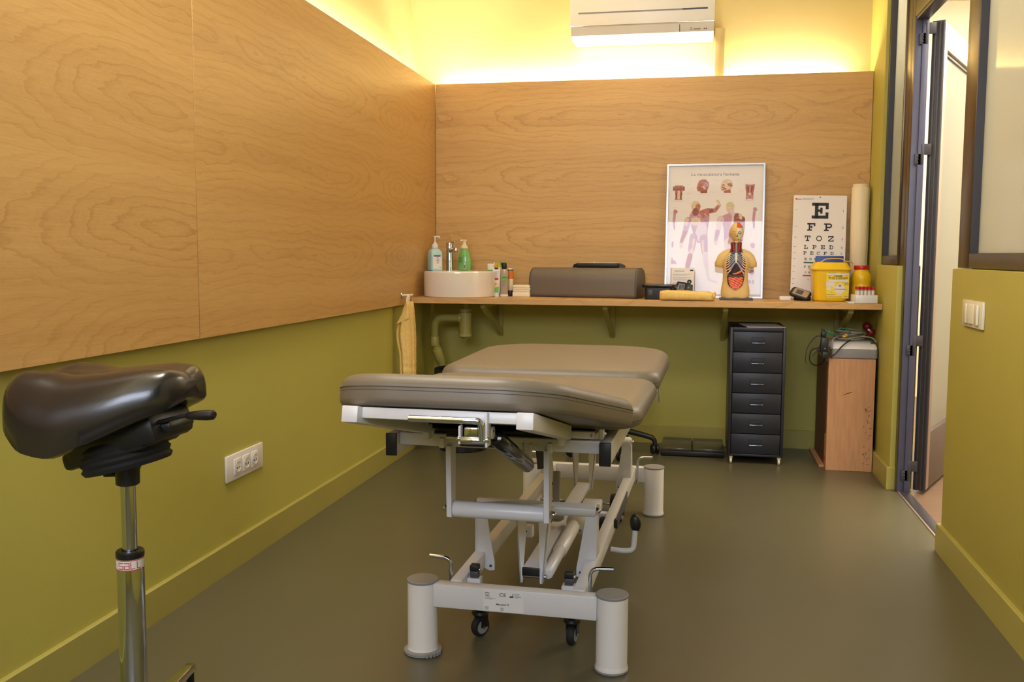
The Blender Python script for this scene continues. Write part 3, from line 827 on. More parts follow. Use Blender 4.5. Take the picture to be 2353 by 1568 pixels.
# tilt mechanism, bellows and neck
b = MB(M['black']); b.box((-1.112, SY, .670), (.18, .14, .035), Matrix.Rotation(-.30, 3, 'Y'), .010); b.box((-1.095, SY, .694), (.20, .15, .06), Matrix.Rotation(-.30, 3, 'Y'), .015); b.box((-1.005, SY, .716), (.05, .09, .02), Matrix.Rotation(-.25, 3, 'Y'), .006)
b.build('seat_base', st)
b = MB(M['rubber'])
q = Matrix.Rotation(-.24, 3, 'Y')
prof = [(.060, -.028), (.082, -.026), (.087, -.018), (.082, -.012), (.087, -.005), (.083, .001), (.087, .008), (.082, .014), (.085, .021), (.078, .03), (.06, .034)]
b.lathe(prof, (-1.106, SY, .655), 40, rot=q); b.build('bellows', st)
b = MB(M['black']); b.lathe([(.020, .592), (.0225, .594), (.0235, .622), (.030, .634), (.055, .648)], (SX, SY, 0), 32)
b.cyl((SX - .045, SY - .012, .613), (SX - .01, SY, .613), .0055, n=12, bev=.002); b.build('column_neck', st)
b = MB(M['black'])
b.tube([(-1.00, SY - .05, .730), (-.95, SY - .055, .744), (-.93, SY - .055, .747)], .004, 10)
b.loft([[V((-.940 + .058 * t, SY - .055 + r * math.cos(2 * PI * k / 14) * .9, .7455 + .0035 * t + r * math.sin(2 * PI * k / 14) * .75)) for k in range(14)] for t, r in ((0, .006), (.08, .0095), (.45, .0125), (.75, .0135), (.95, .012), (1, .008))])
b.build('tilt_lever', st)
b = MB(M['chrome']); b.cyl((SX, SY, .40), (SX, SY, .596), .0145, n=32); b.build('gas_piston', st)
b = MB(M['chrome']); b.lathe([(.0262, .10), (.0262, .444), (.0255, .447)], (SX, SY, 0), 48); col = b.build('column_tube', st)
b = MB(M['black']); b.lathe([(.0258, .445), (.0272, .448), (.0272, .457), (.025, .4595), (.016, .4595), (.0152, .455)], (SX, SY, 0), 40); b.build('column_collar', col)
# printed sleeve
b = MB(M['label']); b.lathe([(.0264, .4235), (.02665, .4238), (.02665, .4442), (.0264, .4445)], (SX, SY, 0), 48, cap0=False, cap1=False)
b.use(M['redprint'])
for zz in (.4245, .4437): b.lathe([(.02672, zz - .0007), (.02685, zz), (.02672, zz + .0007)], (SX, SY, 0), 48, cap0=False, cap1=False)
def onsleeve(polys, ang0, r=.02685):
    for p in polys:
        vs = []
        for (x, y) in p:
            a = ang0 + x / r; vs.append((SX + r * math.cos(a), SY + r * math.sin(a), .4275 + y))
        b.add(vs, [list(range(len(vs)))])
def stroke(pts, w=.0015):
    out = []
    for i in range(len(pts) - 1):
        p, q = V((*pts[i], 0)), V((*pts[i + 1], 0)); d = (q - p).normalized(); nn = V((-d.y, d.x, 0)) * w * .5
        p = p - d * w * .5; q = q + d * w * .5
        m = max(1, int((q - p).length / .003))
        for k in range(m):
            a, c = p + (q - p) * (k / m), p + (q - p) * ((k + 1) / m)
            out.append([(v.x, v.y) for v in (a - nn, c - nn, c + nn, a + nn)])
    return out
H_, W_ = .0118, .0095
glyph = {'s': [[(W_, H_), (0, H_), (0, H_ / 2), (W_, H_ / 2), (W_, 0), (0, 0)]], 'a': [[(0, H_), (W_, H_), (W_, 0), (0, 0), (0, H_ * .5), (W_, H_ * .5)]],
         'l': [[(0, H_ * 1.12), (0, 0), (W_ * .8, 0)]], 'i': [[(0, H_), (0, 0)]]}
cam_ang = math.atan2(0 - SY, 0 - SX)
x = -.0245
for ch in 'sall':
    for pl in glyph[ch]: onsleeve([[(px + x, py) for px, py in q_] for q_ in stroke(pl)], cam_ang)
    x += .0125
b.build('printed_sleeve', col, recalc=False)
# five-star base
b = MB(M['chrome']); b.lathe([(.0, .075), (.034, .075), (.037, .085), (.034, .118), (.028, .128), (.0262, .13)], (SX, SY, 0), 36); b.build('base_hub', st)
for k in range(5):
    a = math.radians(97) + k * 2 * PI / 5
    ca, sa = math.cos(a), math.sin(a)
    R_ = []
    for r_, z_, w_, h_ in ((.025, .100, .020, .036), (.08, .100, .0175, .032), (.16, .094, .015, .026), (.24, .094, .013, .021), (.276, .093, .012, .020), (.283, .090, .010, .016)):
        ring = []
        for (uu, vv_) in rpoly([(-w_, -h_ / 2), (w_, -h_ / 2), (w_, h_ / 2), (-w_, h_ / 2)], .006, 0, 4):
            ring.append((SX + ca * r_ - sa * uu, SY + sa * r_ + ca * uu, z_ + vv_))
        R_.append(ring)
    b = MB(M['chrome']); b.loft(R_); arm = b.build('base_arm', st)
    cx_, cy_ = SX + ca * .272, SY + sa * .272
    b = MB(M['black']); b.cyl((cx_, cy_, .052), (cx_, cy_, .084), .009, n=16)
    hd_ = a + PI / 2 + .5
    rr = Matrix.Rotation(hd_, 3, 'Z') @ Matrix.Rotation(PI / 2, 3, 'Y')
    off = V((math.cos(hd_ + PI / 2) * .012, math.sin(hd_ + PI / 2) * .012, 0))
    c_ = V((cx_, cy_, .029)) + off
    for q_ in (-.012, .012):
        b.lathe([(.0, -.007), (.024, -.008), (.0285, -.004), (.0285, .004), (.024, .008), (.0, .008)], c_ + rr @ V((0, 0, q_)), 26, rot=rr)
    b.lathe([(.020, -.005), (.032, -.005), (.032, .005), (.020, .005)], c_, 24, rot=rr)
    b.build('castor', arm)

# ------------------------------------------------------------------ round wash basin and what stands on it
CT = .825
BX, BY = -1.262, 4.995
wb = thing('wash_basin', 'round white porcelain wash basin on the left end of the counter', 'wash basin', (BX, BY, CT))
b = MB(M['porcelain'])
b.lathe([(.0, .8255), (.186, .8255), (.190, .829), (.1915, .84), (.193, .945), (.192, .957), (.187, .962), (.118, .962), (.110, .957), (.098, .91), (.06, .872), (.02, .864), (.0, .863)], (BX, BY, 0), 72, cap0=False, cap1=False)
b.build('basin_bowl', wb)
b = MB(M['chrome']); b.lathe([(.0, .0), (.022, .0), (.023, .003), (.0, .005)], (BX, BY, .8645), 24, cap0=False, cap1=False); b.build('plug_hole', wb)
RIM = .9625
tp = thing('basin_tap', 'chrome single lever tap behind the basin between two pump bottles', 'tap', (-1.349, 5.120, RIM))
b = MB(M['chrome']); b.lathe([(.0, .9625), (.021, .9625), (.021, .967), (.019, .971), (.019, 1.075), (.0165, 1.077), (.0165, 1.080), (.0195, 1.082), (.0195, 1.112), (.017, 1.116), (.0, 1.117)], (-1.349, 5.12, 0), 36, cap0=False, cap1=False); b.build('tap_body', tp)
b = MB(M['chrome'])
b.tube(bend([(-1.349, 5.12, 1.068), (-1.312, 5.05, 1.075), (-1.288, 5.01, 1.073)], .02), .0095, 16); b.cyl((-1.285, 5.005, 1.056), (-1.285, 5.005, 1.086), .0115, n=22, bev=.002); b.build('spout', tp)
b = MB(M['chrome']); b.tube([(-1.346, 5.115, 1.114), (-1.325, 5.08, 1.1145), (-1.302, 5.045, 1.1165)], .0032, 10); b.sphere((-1.302, 5.045, 1.1165), .0048, 12, 8); b.build('lever', tp)

M['bluebottle'] = mat('pale_blue_plastic', (172, 208, 210), 0.35, vary=0.02)
M['greenbottle'] = mat('green_soap', (126, 186, 104), 0.18, vary=0.12, vscale=18, trans=0.1)
M['pump'] = mat('cream_pump_plastic', (236, 220, 176), 0.4)
M['green'] = mat('leaf_green_print', (110, 178, 70), 0.5)
M['clear'] = mat('clear_plastic_grey', (186, 172, 152), 0.15, vary=0.03, trans=0.2)
M['orange'] = mat('orange_print', (222, 120, 40), 0.5)
M['purple'] = mat('dark_plum_plastic', (58, 38, 44), 0.4)
def pump(b, c, z, s=1.0, dx=1.0):
    x, y = c
    b.lathe([(.0, z), (.017 * s, z), (.017 * s, z + .012), (.015 * s, z + .020), (.009 * s, z + .023), (.0075 * s, z + .03), (.004 * s, z + .032), (.004 * s, z + .055), (.008 * s, z + .060), (.009 * s, z + .066), (.0, z + .067)], (x, y, 0), 24, cap0=False, cap1=False)
    b.tube(bend([(x, y, z + .063), (x + dx * .018 * s, y - .012, z + .063), (x + dx * .021 * s, y - .014, z + .055)], .004), .0038 * s, 10)
# pale blue disinfectant bottle: rectangular with a slanted shoulder
bb = thing('pump_bottle', 'pale blue rectangular pump bottle on the basin beside the left wall', 'bottle', (-1.415, 5.055, RIM), math.radians(38), 'pump bottles on the basin')
W2, D2 = .033, .034
b = MB(M['bluebottle'])
secs = [(.0, W2 - .004, -W2 + .004), (.003, W2, -W2), (.082, W2, -W2), (.098, .033, -W2), (.112, .024, -.028), (.119, .018, -.018), (.122, .014, -.014)]
R_ = []
for z, xr, xl in secs:
    dd = D2 if z < .083 else (.031 if z < .1 else (.022 if z < .115 else .013))
    R_.append([V((x, y, z)) for x, y in rpoly([(xl, -dd), (xr, -dd), (xr, dd), (xl, dd)], min(.010, dd * .8), 0, 5)])
b.loft(R_); b.build('bottle_body', bb, space='local')
b = MB(M['label'])
fr = (V((-.0185, -.0342, 0)), V((1, 0, 0)), V((0, 0, 1)))
b.flat([(-.0065, .010), (.043, .010), (.043, .080), (-.0065, .080)], fr, .0004)
b.use(M['inkblue']); b.flat([(-.003, .0755), (.036, .0755), (.036, .0835), (-.003, .0835)], fr, .0007)
b.use(M['inkgrey'])
for k, (x, w) in enumerate(((.014, .012), (.016, .009), (.012, .016), (.010, .020), (.015, .011), (.013, .014))): b.flat([(x, .070 - k * .006), (x + w, .070 - k * .006), (x + w, .0725 - k * .006), (x, .0725 - k * .006)], fr, .0007)
b.use(M['ink']); b.flat([(.031, .017), (.036, .017), (.036, .021), (.031, .021)], fr, .0007)
b.build('bottle_label', bb, space='local', recalc=False)
b = MB(M['label']); pump(b, (0, 0), .122, 1.05); b.build('pump_head', bb, space='local')
# green foam soap bottle
gb = thing('pump_bottle', 'translucent green foam soap pump bottle on the basin right of the tap', 'bottle', (-1.268, 5.128, RIM), 0, 'pump bottles on the basin')
b = MB(M['greenbottle']); b.lathe([(.0, .0), (.034, .0), (.038, .004), (.0385, .03), (.036, .065), (.029, .095), (.0225, .115), (.020, .122)], (0, 0, 0), 36, sy=.62); b.build('bottle_body', gb, space='local')
b = MB(M['pump']); b.lathe([(.0, .121), (.0205, .121), (.0205, .136), (.012, .139), (.0095, .142), (.0095, .160), (.013, .163), (.013, .168), (.0, .170)], (0, 0, 0), 26, cap0=False, cap1=False); b.tube([(-.004, -.002, .1655), (-.020, -.012, .1648)], .0042, 10); b.build('pump_head', gb, space='local')
b = MB(M['greenprint'])
fr = (V((-.028, -.0235, .010)), V((1, 0, 0)), V((0, .06, 1)).normalized())
for k in range(5): b.flat([(.002, .035 + k * .006), (.022, .035 + k * .006), (.022, .037 + k * .006), (.002, .037 + k * .006)], fr, .003)
b.use(M['label']); b.flat([(.032, .001), (.038, .001), (.038, .030), (.032, .030)], fr, .003); b.use(M['ink']); b.flat([(.033, .003), (.037, .003), (.037, .022), (.033, .022)], fr, .0034)
b.build('bottle_print', gb, space='local', recalc=False)

# ---- toiletries standing right of the basin
def tubebody(b, w, d, h, z0=0.0, flip=False):
    R_ = []
    for t in (0, .1, .3, .6, .85, 1):
        z = z0 + h * t; f = t
        ww = w * (.86 + .14 * f); dd = d * (1 - f) + .0022 * f
        R_.append([V((ww * math.cos(2 * PI * k / 28), dd * math.sin(2 * PI * k / 28), z)) for k in range(28)])
    b.loft(R_)
def flower(b, fr, x, y, r, lift):
    b.use(M['yellow'])
    for k in range(9):
        a = 2 * PI * k / 9
        b.flat(capsule((x + .3 * r * math.cos(a), y + .3 * r * math.sin(a)), .12 * r, (x + r * math.cos(a), y + r * math.sin(a)), .17 * r, 4), fr, lift + k * .00003)
    b.use(M['orange']); b.flat(circ(x, y, .33 * r, 14), fr, lift + .0004)
t1 = thing('cream_tube', 'white tube with a pale green band standing behind the basin', 'tube', (-1.128, 5.168, CT), 0)
b = MB(M['label']); b.lathe([(.0, 0), (.014, 0), (.015, .02)], (0, 0, 0), 24); b.build('tube_cap', t1, space='local')
b = MB(M['label']); tubebody(b, .0185, .013, .156, .02); b.use(M['green'])
b.flat([(-.016, .125), (.016, .125), (.0165, .142), (-.0165, .142)], (V((0, -.0062, 0)), V((1, 0, 0)), V((0, 0.01, 1)).normalized()), .001); b.build('tube_body', t1, space='local')
gx = thing('ointment_box', 'green and yellow flowered ointment box behind the tubes', 'box', (-1.086, 5.205, CT), math.radians(-6))
b = MB(M['green']); b.box((0, 0, .092), (.058, .035, .184), None, .001); b.build('carton', gx, space='local')
b = MB(M['label']); fr = (V((0, -.0176, 0)), V((1, 0, 0)), V((0, 0, 1)))
b.use(M['inkblue']); b.flat([(.010, .160), (.029, .160), (.029, .182), (.012, .182)], fr, .0004)
flower(b, fr, -.006, .165, .018, .0006); flower(b, fr, .012, .148, .010, .0006)
b.use(M['label']); b.flat([(-.029, .10), (-.014, .10), (-.022, .184), (-.029, .184)], fr, .0003); b.build('carton_print', gx, space='local', recalc=False)
t2 = thing('cream_tube', 'white arnica cream tube with sunflower picture and red stripe beside the basin', 'tube', (-1.066, 5.03, CT), math.radians(4))
b = MB(M['label']); b.lathe([(.0, 0), (.0145, 0), (.0155, .019), (.012, .02)], (0, 0, 0), 24); b.build('tube_cap', t2, space='local')
b = MB(M['label']); tubebody(b, .0205, .0135, .137, .02); b.build('tube_body', t2, space='local')
b = MB(M['ink']); fr = (V((0, -.0138, .02)), V((1, 0, 0)), V((0, .080, 1)).normalized())
b.flat([(-.010, .128), (.010, .128), (.010, .137), (-.010, .137)], fr, .0012)
b.use(M['inkgrey'])
for k in range(4): b.flat([(-.014, .112 - k * .009), (.012 - .004 * (k % 2), .112 - k * .009), (.012 - .004 * (k % 2), .1145 - k * .009), (-.014, .1145 - k * .009)], fr, .0012)
b.use(M['redprint']); b.flat([(-.015, .070), (.012, .070), (.012, .081), (-.015, .081)], fr, .0012)
b.use(M['green']); b.flat([(-.011, .003), (.014, .003), (.014, .035), (-.011, .028)], fr, .0012)
flower(b, fr, -.002, .048, .013, .0016); b.build('tube_print', t2, space='local', recalc=False)
bo = thing('lotion_bottle', 'clear lotion bottle with black cap and green label beside the cream tube', 'bottle', (-1.026, 5.04, CT), 0)
b = MB(M['clear']); b.lathe([(.0, 0), (.020, 0), (.022, .003), (.022, .128), (.020, .140), (.0125, .150), (.012, .152)], (0, 0, 0), 32, sy=.72); b.build('bottle_body', bo, space='local')
b = MB(M['black']); b.lathe([(.0, .150), (.013, .150), (.0138, .152), (.0132, .178), (.0115, .181), (.0, .1815)], (0, 0, 0), 26, cap0=False, cap1=False); b.build('bottle_cap', bo, space='local')
b = MB(M['green']); fr = (V((0, -.0162, 0)), V((1, 0, 0)), V((0, 0, 1)))
b.flat([(-.010, .088), (.017, .088), (.017, .112), (-.008, .108)], fr, .001); b.use(M['ink']); b.flat([(-.007, .100), (.016, .104), (.016, .107), (-.007, .103)], fr, .0014)
b.use(M['inkgrey'])
for k in range(5): b.flat([(-.013, .080 - k * .006), (.010 - .003 * (k % 3), .080 - k * .006), (.010 - .003 * (k % 3), .0818 - k * .006), (-.013, .0818 - k * .006)], fr, .001)
b.build('bottle_label', bo, space='local', recalc=False)
b = MB(M['label']); b.lathe([(.0222, .002), (.0224, .013)], (0, 0, 0), 30, sy=.73, cap0=False, cap1=False); b.build('base_band', bo, space='local', recalc=False)
b2 = thing('lotion_bottle', 'white and orange bottle with dark base hidden behind the lotion bottle', 'bottle', (-1.008, 5.115, CT), 0)
b = MB(M['purple']); b.lathe([(.0, 0), (.017, 0), (.018, .002), (.018, .03), (.017, .032)], (0, 0, 0), 26); b.build('bottle_cap', b2, space='local')
b = MB(M['cream']); b.lathe([(.0165, .031), (.0175, .035), (.0175, .142), (.015, .15), (.0, .152)], (0, 0, 0), 26, cap1=False); b.use(M['orange']); b.lathe([(.0178, .095), (.0178, .138)], (0, 0, 0), 26, cap0=False, cap1=False); b.use(M['ink']); b.lathe([(.0178, .139), (.0175, .145)], (0, 0, 0), 26, cap0=False, cap1=False); b.build('bottle_body', b2, space='local')
# ---- four packs of folded paper
for k, lab in enumerate(('lowest white paper pack in the stack left of the grey bolster', 'second white paper pack from below in the stack left of the bolster', 'third white paper pack from below in the stack left of the bolster', 'topmost white paper pack in the stack left of the grey bolster')):
    h = (.026, .011, .010, .016)[k]; z = CT + sum((.026, .011, .010, .016)[:k])
    b = MB(M['paperwarm']); b.box((-.935 + .0012 * ((k * 7) % 3 - 1), 5.10, z + h / 2), (.094 - .001 * (k % 2), .09, h - .0012), None, .002)
    tag(b.build('paper_pack'), lab, 'paper pack', 'white paper packs on the counter')
# ---- bolster with black case on it
BA = math.radians(-10.5)
bl = thing('bolster_cushion', 'grey half round vinyl bolster lying on the counter', 'bolster', (-.588, 5.125, CT), BA)
b = MB(M['bolster']); R_ = []
for x, f in ((-.298, .90), (-.2965, .945), (-.290, .98), (-.280, 1.0), (.280, 1.0), (.290, .98), (.2965, .945), (.298, .90)):
    ring = []
    for (yy, zz) in rpoly([(-.105, 0), (.105, 0), (.105, .158), (-.105, .158)], [.022, .022, .07, .07], 0, 10):
        ring.append(V((x, yy * f, .079 + (zz - .079) * f)))
    R_.append(ring)
b.loft(R_); bc = b.build('bolster_cover', bl, space='local', sharp=60)
b = MB(M['thread'])
for x in (-.291, .291): b.tube([V((x, y * .982, .079 + (z - .079) * .982)) for y, z in rpoly([(-.105, 0), (.105, 0), (.105, .158), (-.105, .158)], [.022, .022, .07, .07], 0, 10)], .0014, 6, True)
b.build('piping', bc, space='local')
cs = thing('black_case', 'flat black zip case with light rim lying on top of the bolster', 'case', (-.526, 5.135, CT + .1585), math.radians(-9))
b = MB(M['black']); pad(b, [(-.118, -.05), (.118, -.05), (.118, .05), (-.118, .05)], .012, .0, .024, .008)
for sx in (-1, 1):
    b.loft([[(sx * .112, y, z) for y, z in ((-.03, .004), (.03, .004), (.03, .022), (-.03, .022))], [(sx * .130, y, z) for y, z in ((-.026, .0005), (.026, .0005), (.026, .018), (-.026, .018))], [(sx * .140, y, z) for y, z in ((-.024, .0005), (.024, .0005), (.024, .010), (-.024, .010))]])
b.build('case_body', cs, space='local')
b = MB(M['label']); b.box((0, 0, .0258), (.205, .07, .0022), None, .001); b.sphere((-.025, 0, .0275), (.006, .006, .0035), 12, 8); b.build('case_rim', cs, space='local')
b = MB(M['chrome']); b.sphere((-.137, -.025, .008), (.004, .003, .004), 10, 8); b.build('case_clip', cs, space='local')
# ---- black container right of the bolster
bk = thing('black_container', 'black plastic container with a lid between bolster and yellow towel', 'container', (-.196, 4.998, CT), math.radians(-4))
b = MB(M['black']); pad(b, [(-.070, -.06), (.070, -.06), (.070, .06), (-.070, .06)], .014, 0, .066, .004); b.build('container_body', bk, space='local')
b = MB(M['blackgloss']); pad(b, [(-.084, -.07), (.084, -.07), (.084, .07), (-.084, .07)], .016, .060, .078, .006); b.build('container_lid', bk, space='local')
b = MB(M['dgrey']); b.bx(-.052, -.028, -.0625, -.059, .02, .05, .002); b.build('latch', bk, space='local')
# ---- blood pressure monitor carton
mb_ = thing('monitor_box', 'white blood pressure monitor carton standing in front of the poster', 'box', (-.083, 5.122, CT), math.radians(5))
b = MB(M['paper']); b.box((0, .005, .080), (.118, .07, .160), None, .0012); b.build('carton', mb_, space='local')
fr = (V((-.059, -.0302, 0)), V((1, 0, 0)), V((0, 0, 1)))
b = MB(M['inkgrey']); b.text('MEDISANA', fr, .042, .143, .0105, .0003)
for k in range(5): b.flat([(.008, .127 - k * .006 - (.006 if k > 1 else 0)), (.10 - .02 * (k % 2), .127 - k * .006 - (.006 if k > 1 else 0)), (.10 - .02 * (k % 2), .1282 - k * .006 - (.006 if k > 1 else 0)), (.008, .1282 - k * .006 - (.006 if k > 1 else 0))], fr, .0003)
b.use(M['ink']); b.flat([(.096, .145), (.113, .145), (.113, .151), (.096, .151)], fr, .0003); b.flat(circ(.094, .088, .012, 20), fr, .0003)
b.flat([(.004, .040), (.034, .090), (.070, .086), (.112, .072), (.112, .040)], fr, .0004)
b.use(M['dgrey']); b.flat([(.078, .045), (.108, .045), (.108, .070), (.086, .076)], fr, .0007)
b.use(M['grey']); b.flat([(.026, .045), (.040, .080), (.072, .076), (.066, .045)], fr, .0008)
b.use(M['ink'])
for k in range(4): b.flat([(.042 + k * .006, .05), (.045 + k * .006, .05), (.047 + k * .006, .072), (.044 + k * .006, .072)], fr, .0011)
b.use(M['green']); b.flat(circ(.090, .058, .004, 12), fr, .0011); b.flat(circ(.094, .086, .005, 12), fr, .0006)
b.use(M['inkgrey'])
for i in range(14):
    a0, a1 = PI * (.3 + i * .1), PI * (.3 + (i + 1) * .1)
    b.flat([(.022 + .018 * math.cos(a), .070 + .014 * math.sin(a)) for a in (a0, a1)] + [(.022 + .0155 * math.cos(a), .070 + .0118 * math.sin(a)) for a in (a1, a0)], fr, .0009)
b.build('carton_print', mb_, space='local', recalc=False)
# ---- folded yellow towel
tw = thing('folded_towel', 'yellow towel folded into a flat roll at the counter edge', 'towel', (-.052, 4.862, CT), math.radians(-6))
b = MB(M['towel']); R_ = []
for i in range(19):
    x = -.134 + .268 * i / 18
    e = 1 - .16 * max(0, (abs(i - 9) - 7)) - .03 * math.sin(i * 1.1)
    ring = []
    for k in range(28):
        a = 2 * PI * k / 28
        ca, sa = math.cos(a), math.sin(a)
        y = .052 * (abs(ca) ** .7) * (1 if ca > 0 else -1) * e
        z = .0235 + .0235 * (abs(sa) ** .7) * (1 if sa > 0 else -1) * (e if sa > 0 else 1)
        z += .0016 * math.sin(x * 60 + a * 2) * (1 if sa > 0 else 0) + (.006 * (1 - i / 18) if sa > 0.2 else 0)
        ring.append(V((x, y, max(z, .0006))))
    R_.append(ring)
b.loft(R_)
b.build('towel_roll', tw, space='local', sharp=80)
b = MB(M['towel2'])
for w_, o_ in ((1.0, 0), (.72, .003), (.45, .005), (.2, .006)):
    b.tube([V((.1335 + o_ * .3, -.046 * w_ * math.cos(t) , .0245 + .019 * w_ * math.sin(t) - o_ * .2)) for t in [PI * 2 * k / 24 for k in range(24)]], .0028, 8, True)
b.build('towel_fold', tw, space='local', sharp=80)
# ------------------------------------------------------------------ framed anatomy poster leaning on the panel
PW, PH = .512, .716
po = thing('framed_poster', 'silver framed poster of human muscles leaning against the oak wall panel', 'poster', (.078, 5.205, CT), math.radians(-1.2))
pey = V((0, .060, .713)).normalized()
pfr = (V((-PW / 2, 0, .0005)), V((1, 0, 0)), pey)
pn = V((1, 0, 0)).cross(pey)   # towards the room
def ppt(a, c, l): return pfr[0] + pfr[1] * a + pey * c + pn * l
b = MB(M['alu'])
fw_ = .009
for (a0, a1, c0, c1) in ((0, fw_, 0, PH), (PW - fw_, PW, 0, PH), (fw_, PW - fw_, 0, fw_), (fw_, PW - fw_, PH - fw_, PH)):
    b.loft([[ppt(a0, c0, -.010), ppt(a1, c0, -.010), ppt(a1, c1, -.010), ppt(a0, c1, -.010)], [ppt(a0, c0, .010), ppt(a1, c0, .010), ppt(a1, c1, .010), ppt(a0, c1, .010)]])
b.build('picture_frame', po, space='local')
b = MB(M['paper']); b.loft([[ppt(fw_, fw_, l), ppt(PW - fw_, fw_, l), ppt(PW - fw_, PH - fw_, l), ppt(fw_, PH - fw_, l)] for l in (-.006, -.001)]); b.build('poster_sheet', po, space='local')
b = MB(M['glass']); b.flat([(fw_, fw_), (PW - fw_, fw_), (PW - fw_, PH - fw_), (fw_, PH - fw_)], pfr, .006); b.build('picture_glass', po, space='local', recalc=False)
M['mus1'] = mat('muscle_print', (186, 112, 98), 0.6, vary=.25, vscale=90)
M['mus2'] = mat('dark_muscle_print', (150, 82, 72), 0.6, vary=.25, vscale=110)
M['mus3'] = mat('tendon_print', (224, 196, 176), 0.6, vary=.15, vscale=90)
M['mus4'] = mat('bone_print', (214, 200, 160), 0.6, vary=.15, vscale=80)
M['mus5'] = mat('mauve_muscle_print', (196, 150, 172), 0.6, vary=.2, vscale=90)
M['mus6'] = mat('faint_print', (222, 200, 204), 0.6, vary=.1, vscale=60)
b = MB(M['inkblue'])
lay = [0.0]
def PX(x, y): return ((x - 137) / 1003.0 * PW, (1463 - y) / 1385.0 * PH)
def pp(poly, m):
    lay[0] += .000012; b.use(M[m]); b.flat([PX(*p) for p in poly], pfr, -.0008 + lay[0])
def pc(x0, y0, r0, x1, y1, r1, m): pp(capsule((x0, y0), r0, (x1, y1), r1)[::-1], m)
def cap_line(x, y, w): pp([(x, y), (x, y + 4), (x + w, y + 4), (x + w, y)], 'mus6' if w > 60 else 'inkgrey')
b.text('La musculatura humana', pfr, *PX(632, 187), .0235, -.0007, xs=1.13)
# heads in profile, facing left
for hx, hy, m1, m2 in ((510, 308, 'mus1', 'mus2'), (752, 308, 'mus3', 'mus1')):
    pp([(hx - 62, hy + 8), (hx - 52, hy - 30), (hx - 40, hy - 56), (hx - 8, hy - 72), (hx + 30, hy - 68), (hx + 58, hy - 40), (hx + 64, hy - 8), (hx + 54, hy + 24), (hx + 46, hy + 40), (hx + 46, hy + 72), (hx - 22, hy + 72), (hx - 26, hy + 54), (hx - 54, hy + 52), (hx - 56, hy + 34), (hx - 66, hy + 20)][::-1], m1)
    pp([(hx + 38, hy + 34), (hx + 46, hy + 72), (hx - 22, hy + 72), (hx - 26, hy + 52), (hx + 10, hy + 40)][::-1], m2)
    pc(hx + 30, hy - 20, 22, hx + 46, hy - 5, 14, 'mus5' if hx < 600 else 'mus1')
    pc(hx - 40, hy + 10, 8, hx - 10, hy + 30, 9, m2); pc(hx - 38, hy - 12, 6, hx - 24, hy - 10, 6, 'mus2')
    pc(hx - 44, hy + 38, 4, hx - 24, hy + 34, 4, 'mus2'); pc(hx + 8, hy + 6, 12, hx + 22, hy + 26, 8, 'mus3')
    if hx > 600: pc(hx - 10, hy - 48, 18, hx + 30, hy - 44, 16, 'mus4')
    cap_line(hx - 40, hy + 82, 110)
# small front torso and back torso
pp([(200, 315), (225, 298), (300, 298), (322, 318), (318, 352), (300, 355), (290, 400), (300, 448), (222, 448), (230, 400), (222, 352), (204, 350)], 'mus1')
for q in (-1, 1):
    pc(262 + q * 22, 330, 18, 262 + q * 16, 338, 16, 'mus2'); pc(262 + q * 30, 380, 8, 262 + q * 22, 430, 7, 'mus2'); pc(262 + q * 52, 318, 10, 262 + q * 52, 345, 9, 'mus2')
pc(262, 360, 12, 262, 430, 14, 'mus3'); cap_line(185, 458, 140)
pp([(945, 290), (975, 296), (1010, 296), (1038, 290), (1036, 330), (1026, 380), (1026, 448), (994, 440), (986, 440), (950, 448), (954, 380), (944, 330)], 'mus1')
for q in (-1, 1): pc(990 + q * 22, 320, 13, 990 + q * 12, 370, 7, 'mus2'); pc(990 + q * 20, 420, 15, 990 + q * 20, 432, 13, 'mus5')
pc(990, 310, 4, 990, 380, 6, 'mus3'); pc(990, 390, 15, 990, 396, 13, 'mus3'); cap_line(940, 458, 100)
# large standing figure, arm raised
pc(398, 620, 20, 432, 560, 24, 'mus5')
pc(560, 565, 28, 640, 560, 20, 'mus2'); pc(640, 560, 20, 682, 505, 16, 'mus1'); pc(682, 500, 12, 672, 470, 12, 'mus3'); pc(660, 462, 14, 678, 470, 12, 'mus4')
pp([(420, 590), (500, 560), (580, 560), (585, 640), (570, 760), (566, 830), (520, 880), (470, 900), (430, 820), (400, 730), (385, 640)], 'mus5')
pp([(470, 570), (540, 540), (580, 545), (582, 620), (520, 640)], 'mus1')
pp([(380, 660), (430, 625), (490, 640), (500, 690), (440, 720), (395, 700)], 'mus3'); pp([(470, 700), (540, 680), (565, 740), (555, 830), (480, 880), (440, 800)], 'mus6')
for k in range(5): pc(530 + k * 9, 590 + k * 30, 7, 565, 620 + k * 30, 6, 'mus5')
pc(365, 660, 34, 335, 790, 26, 'mus5'); pc(335, 790, 25, 296, 900, 15, 'mus1'); pc(296, 905, 15, 300, 945, 13, 'mus3')
pc(355, 655, 20, 345, 700, 16, 'mus3')
pc(425, 830, 38, 405, 970, 34, 'mus5'); pc(408, 985, 26, 400, 1010, 24, 'mus3'); pc(395, 1030, 26, 372, 1130, 26, 'mus1'); pc(372, 1130, 24, 372, 1180, 20, 'mus1')
pc(530, 850, 42, 545, 1000, 30, 'mus5'); pc(548, 1010, 26, 562, 1130, 24, 'mus6'); pc(566, 1140, 18, 590, 1270, 13, 'mus6'); pc(592, 1275, 14, 668, 1300, 10, 'mus6')
pc(520, 880, 14, 530, 980, 10, 'mus3'); pc(430, 860, 12, 420, 960, 9, 'mus3')
pc(440, 505, 46, 442, 520, 46, 'mus4'); pc(465, 515, 26, 460, 550, 24, 'mus1'); pc(440, 560, 28, 440, 580, 34, 'mus2')
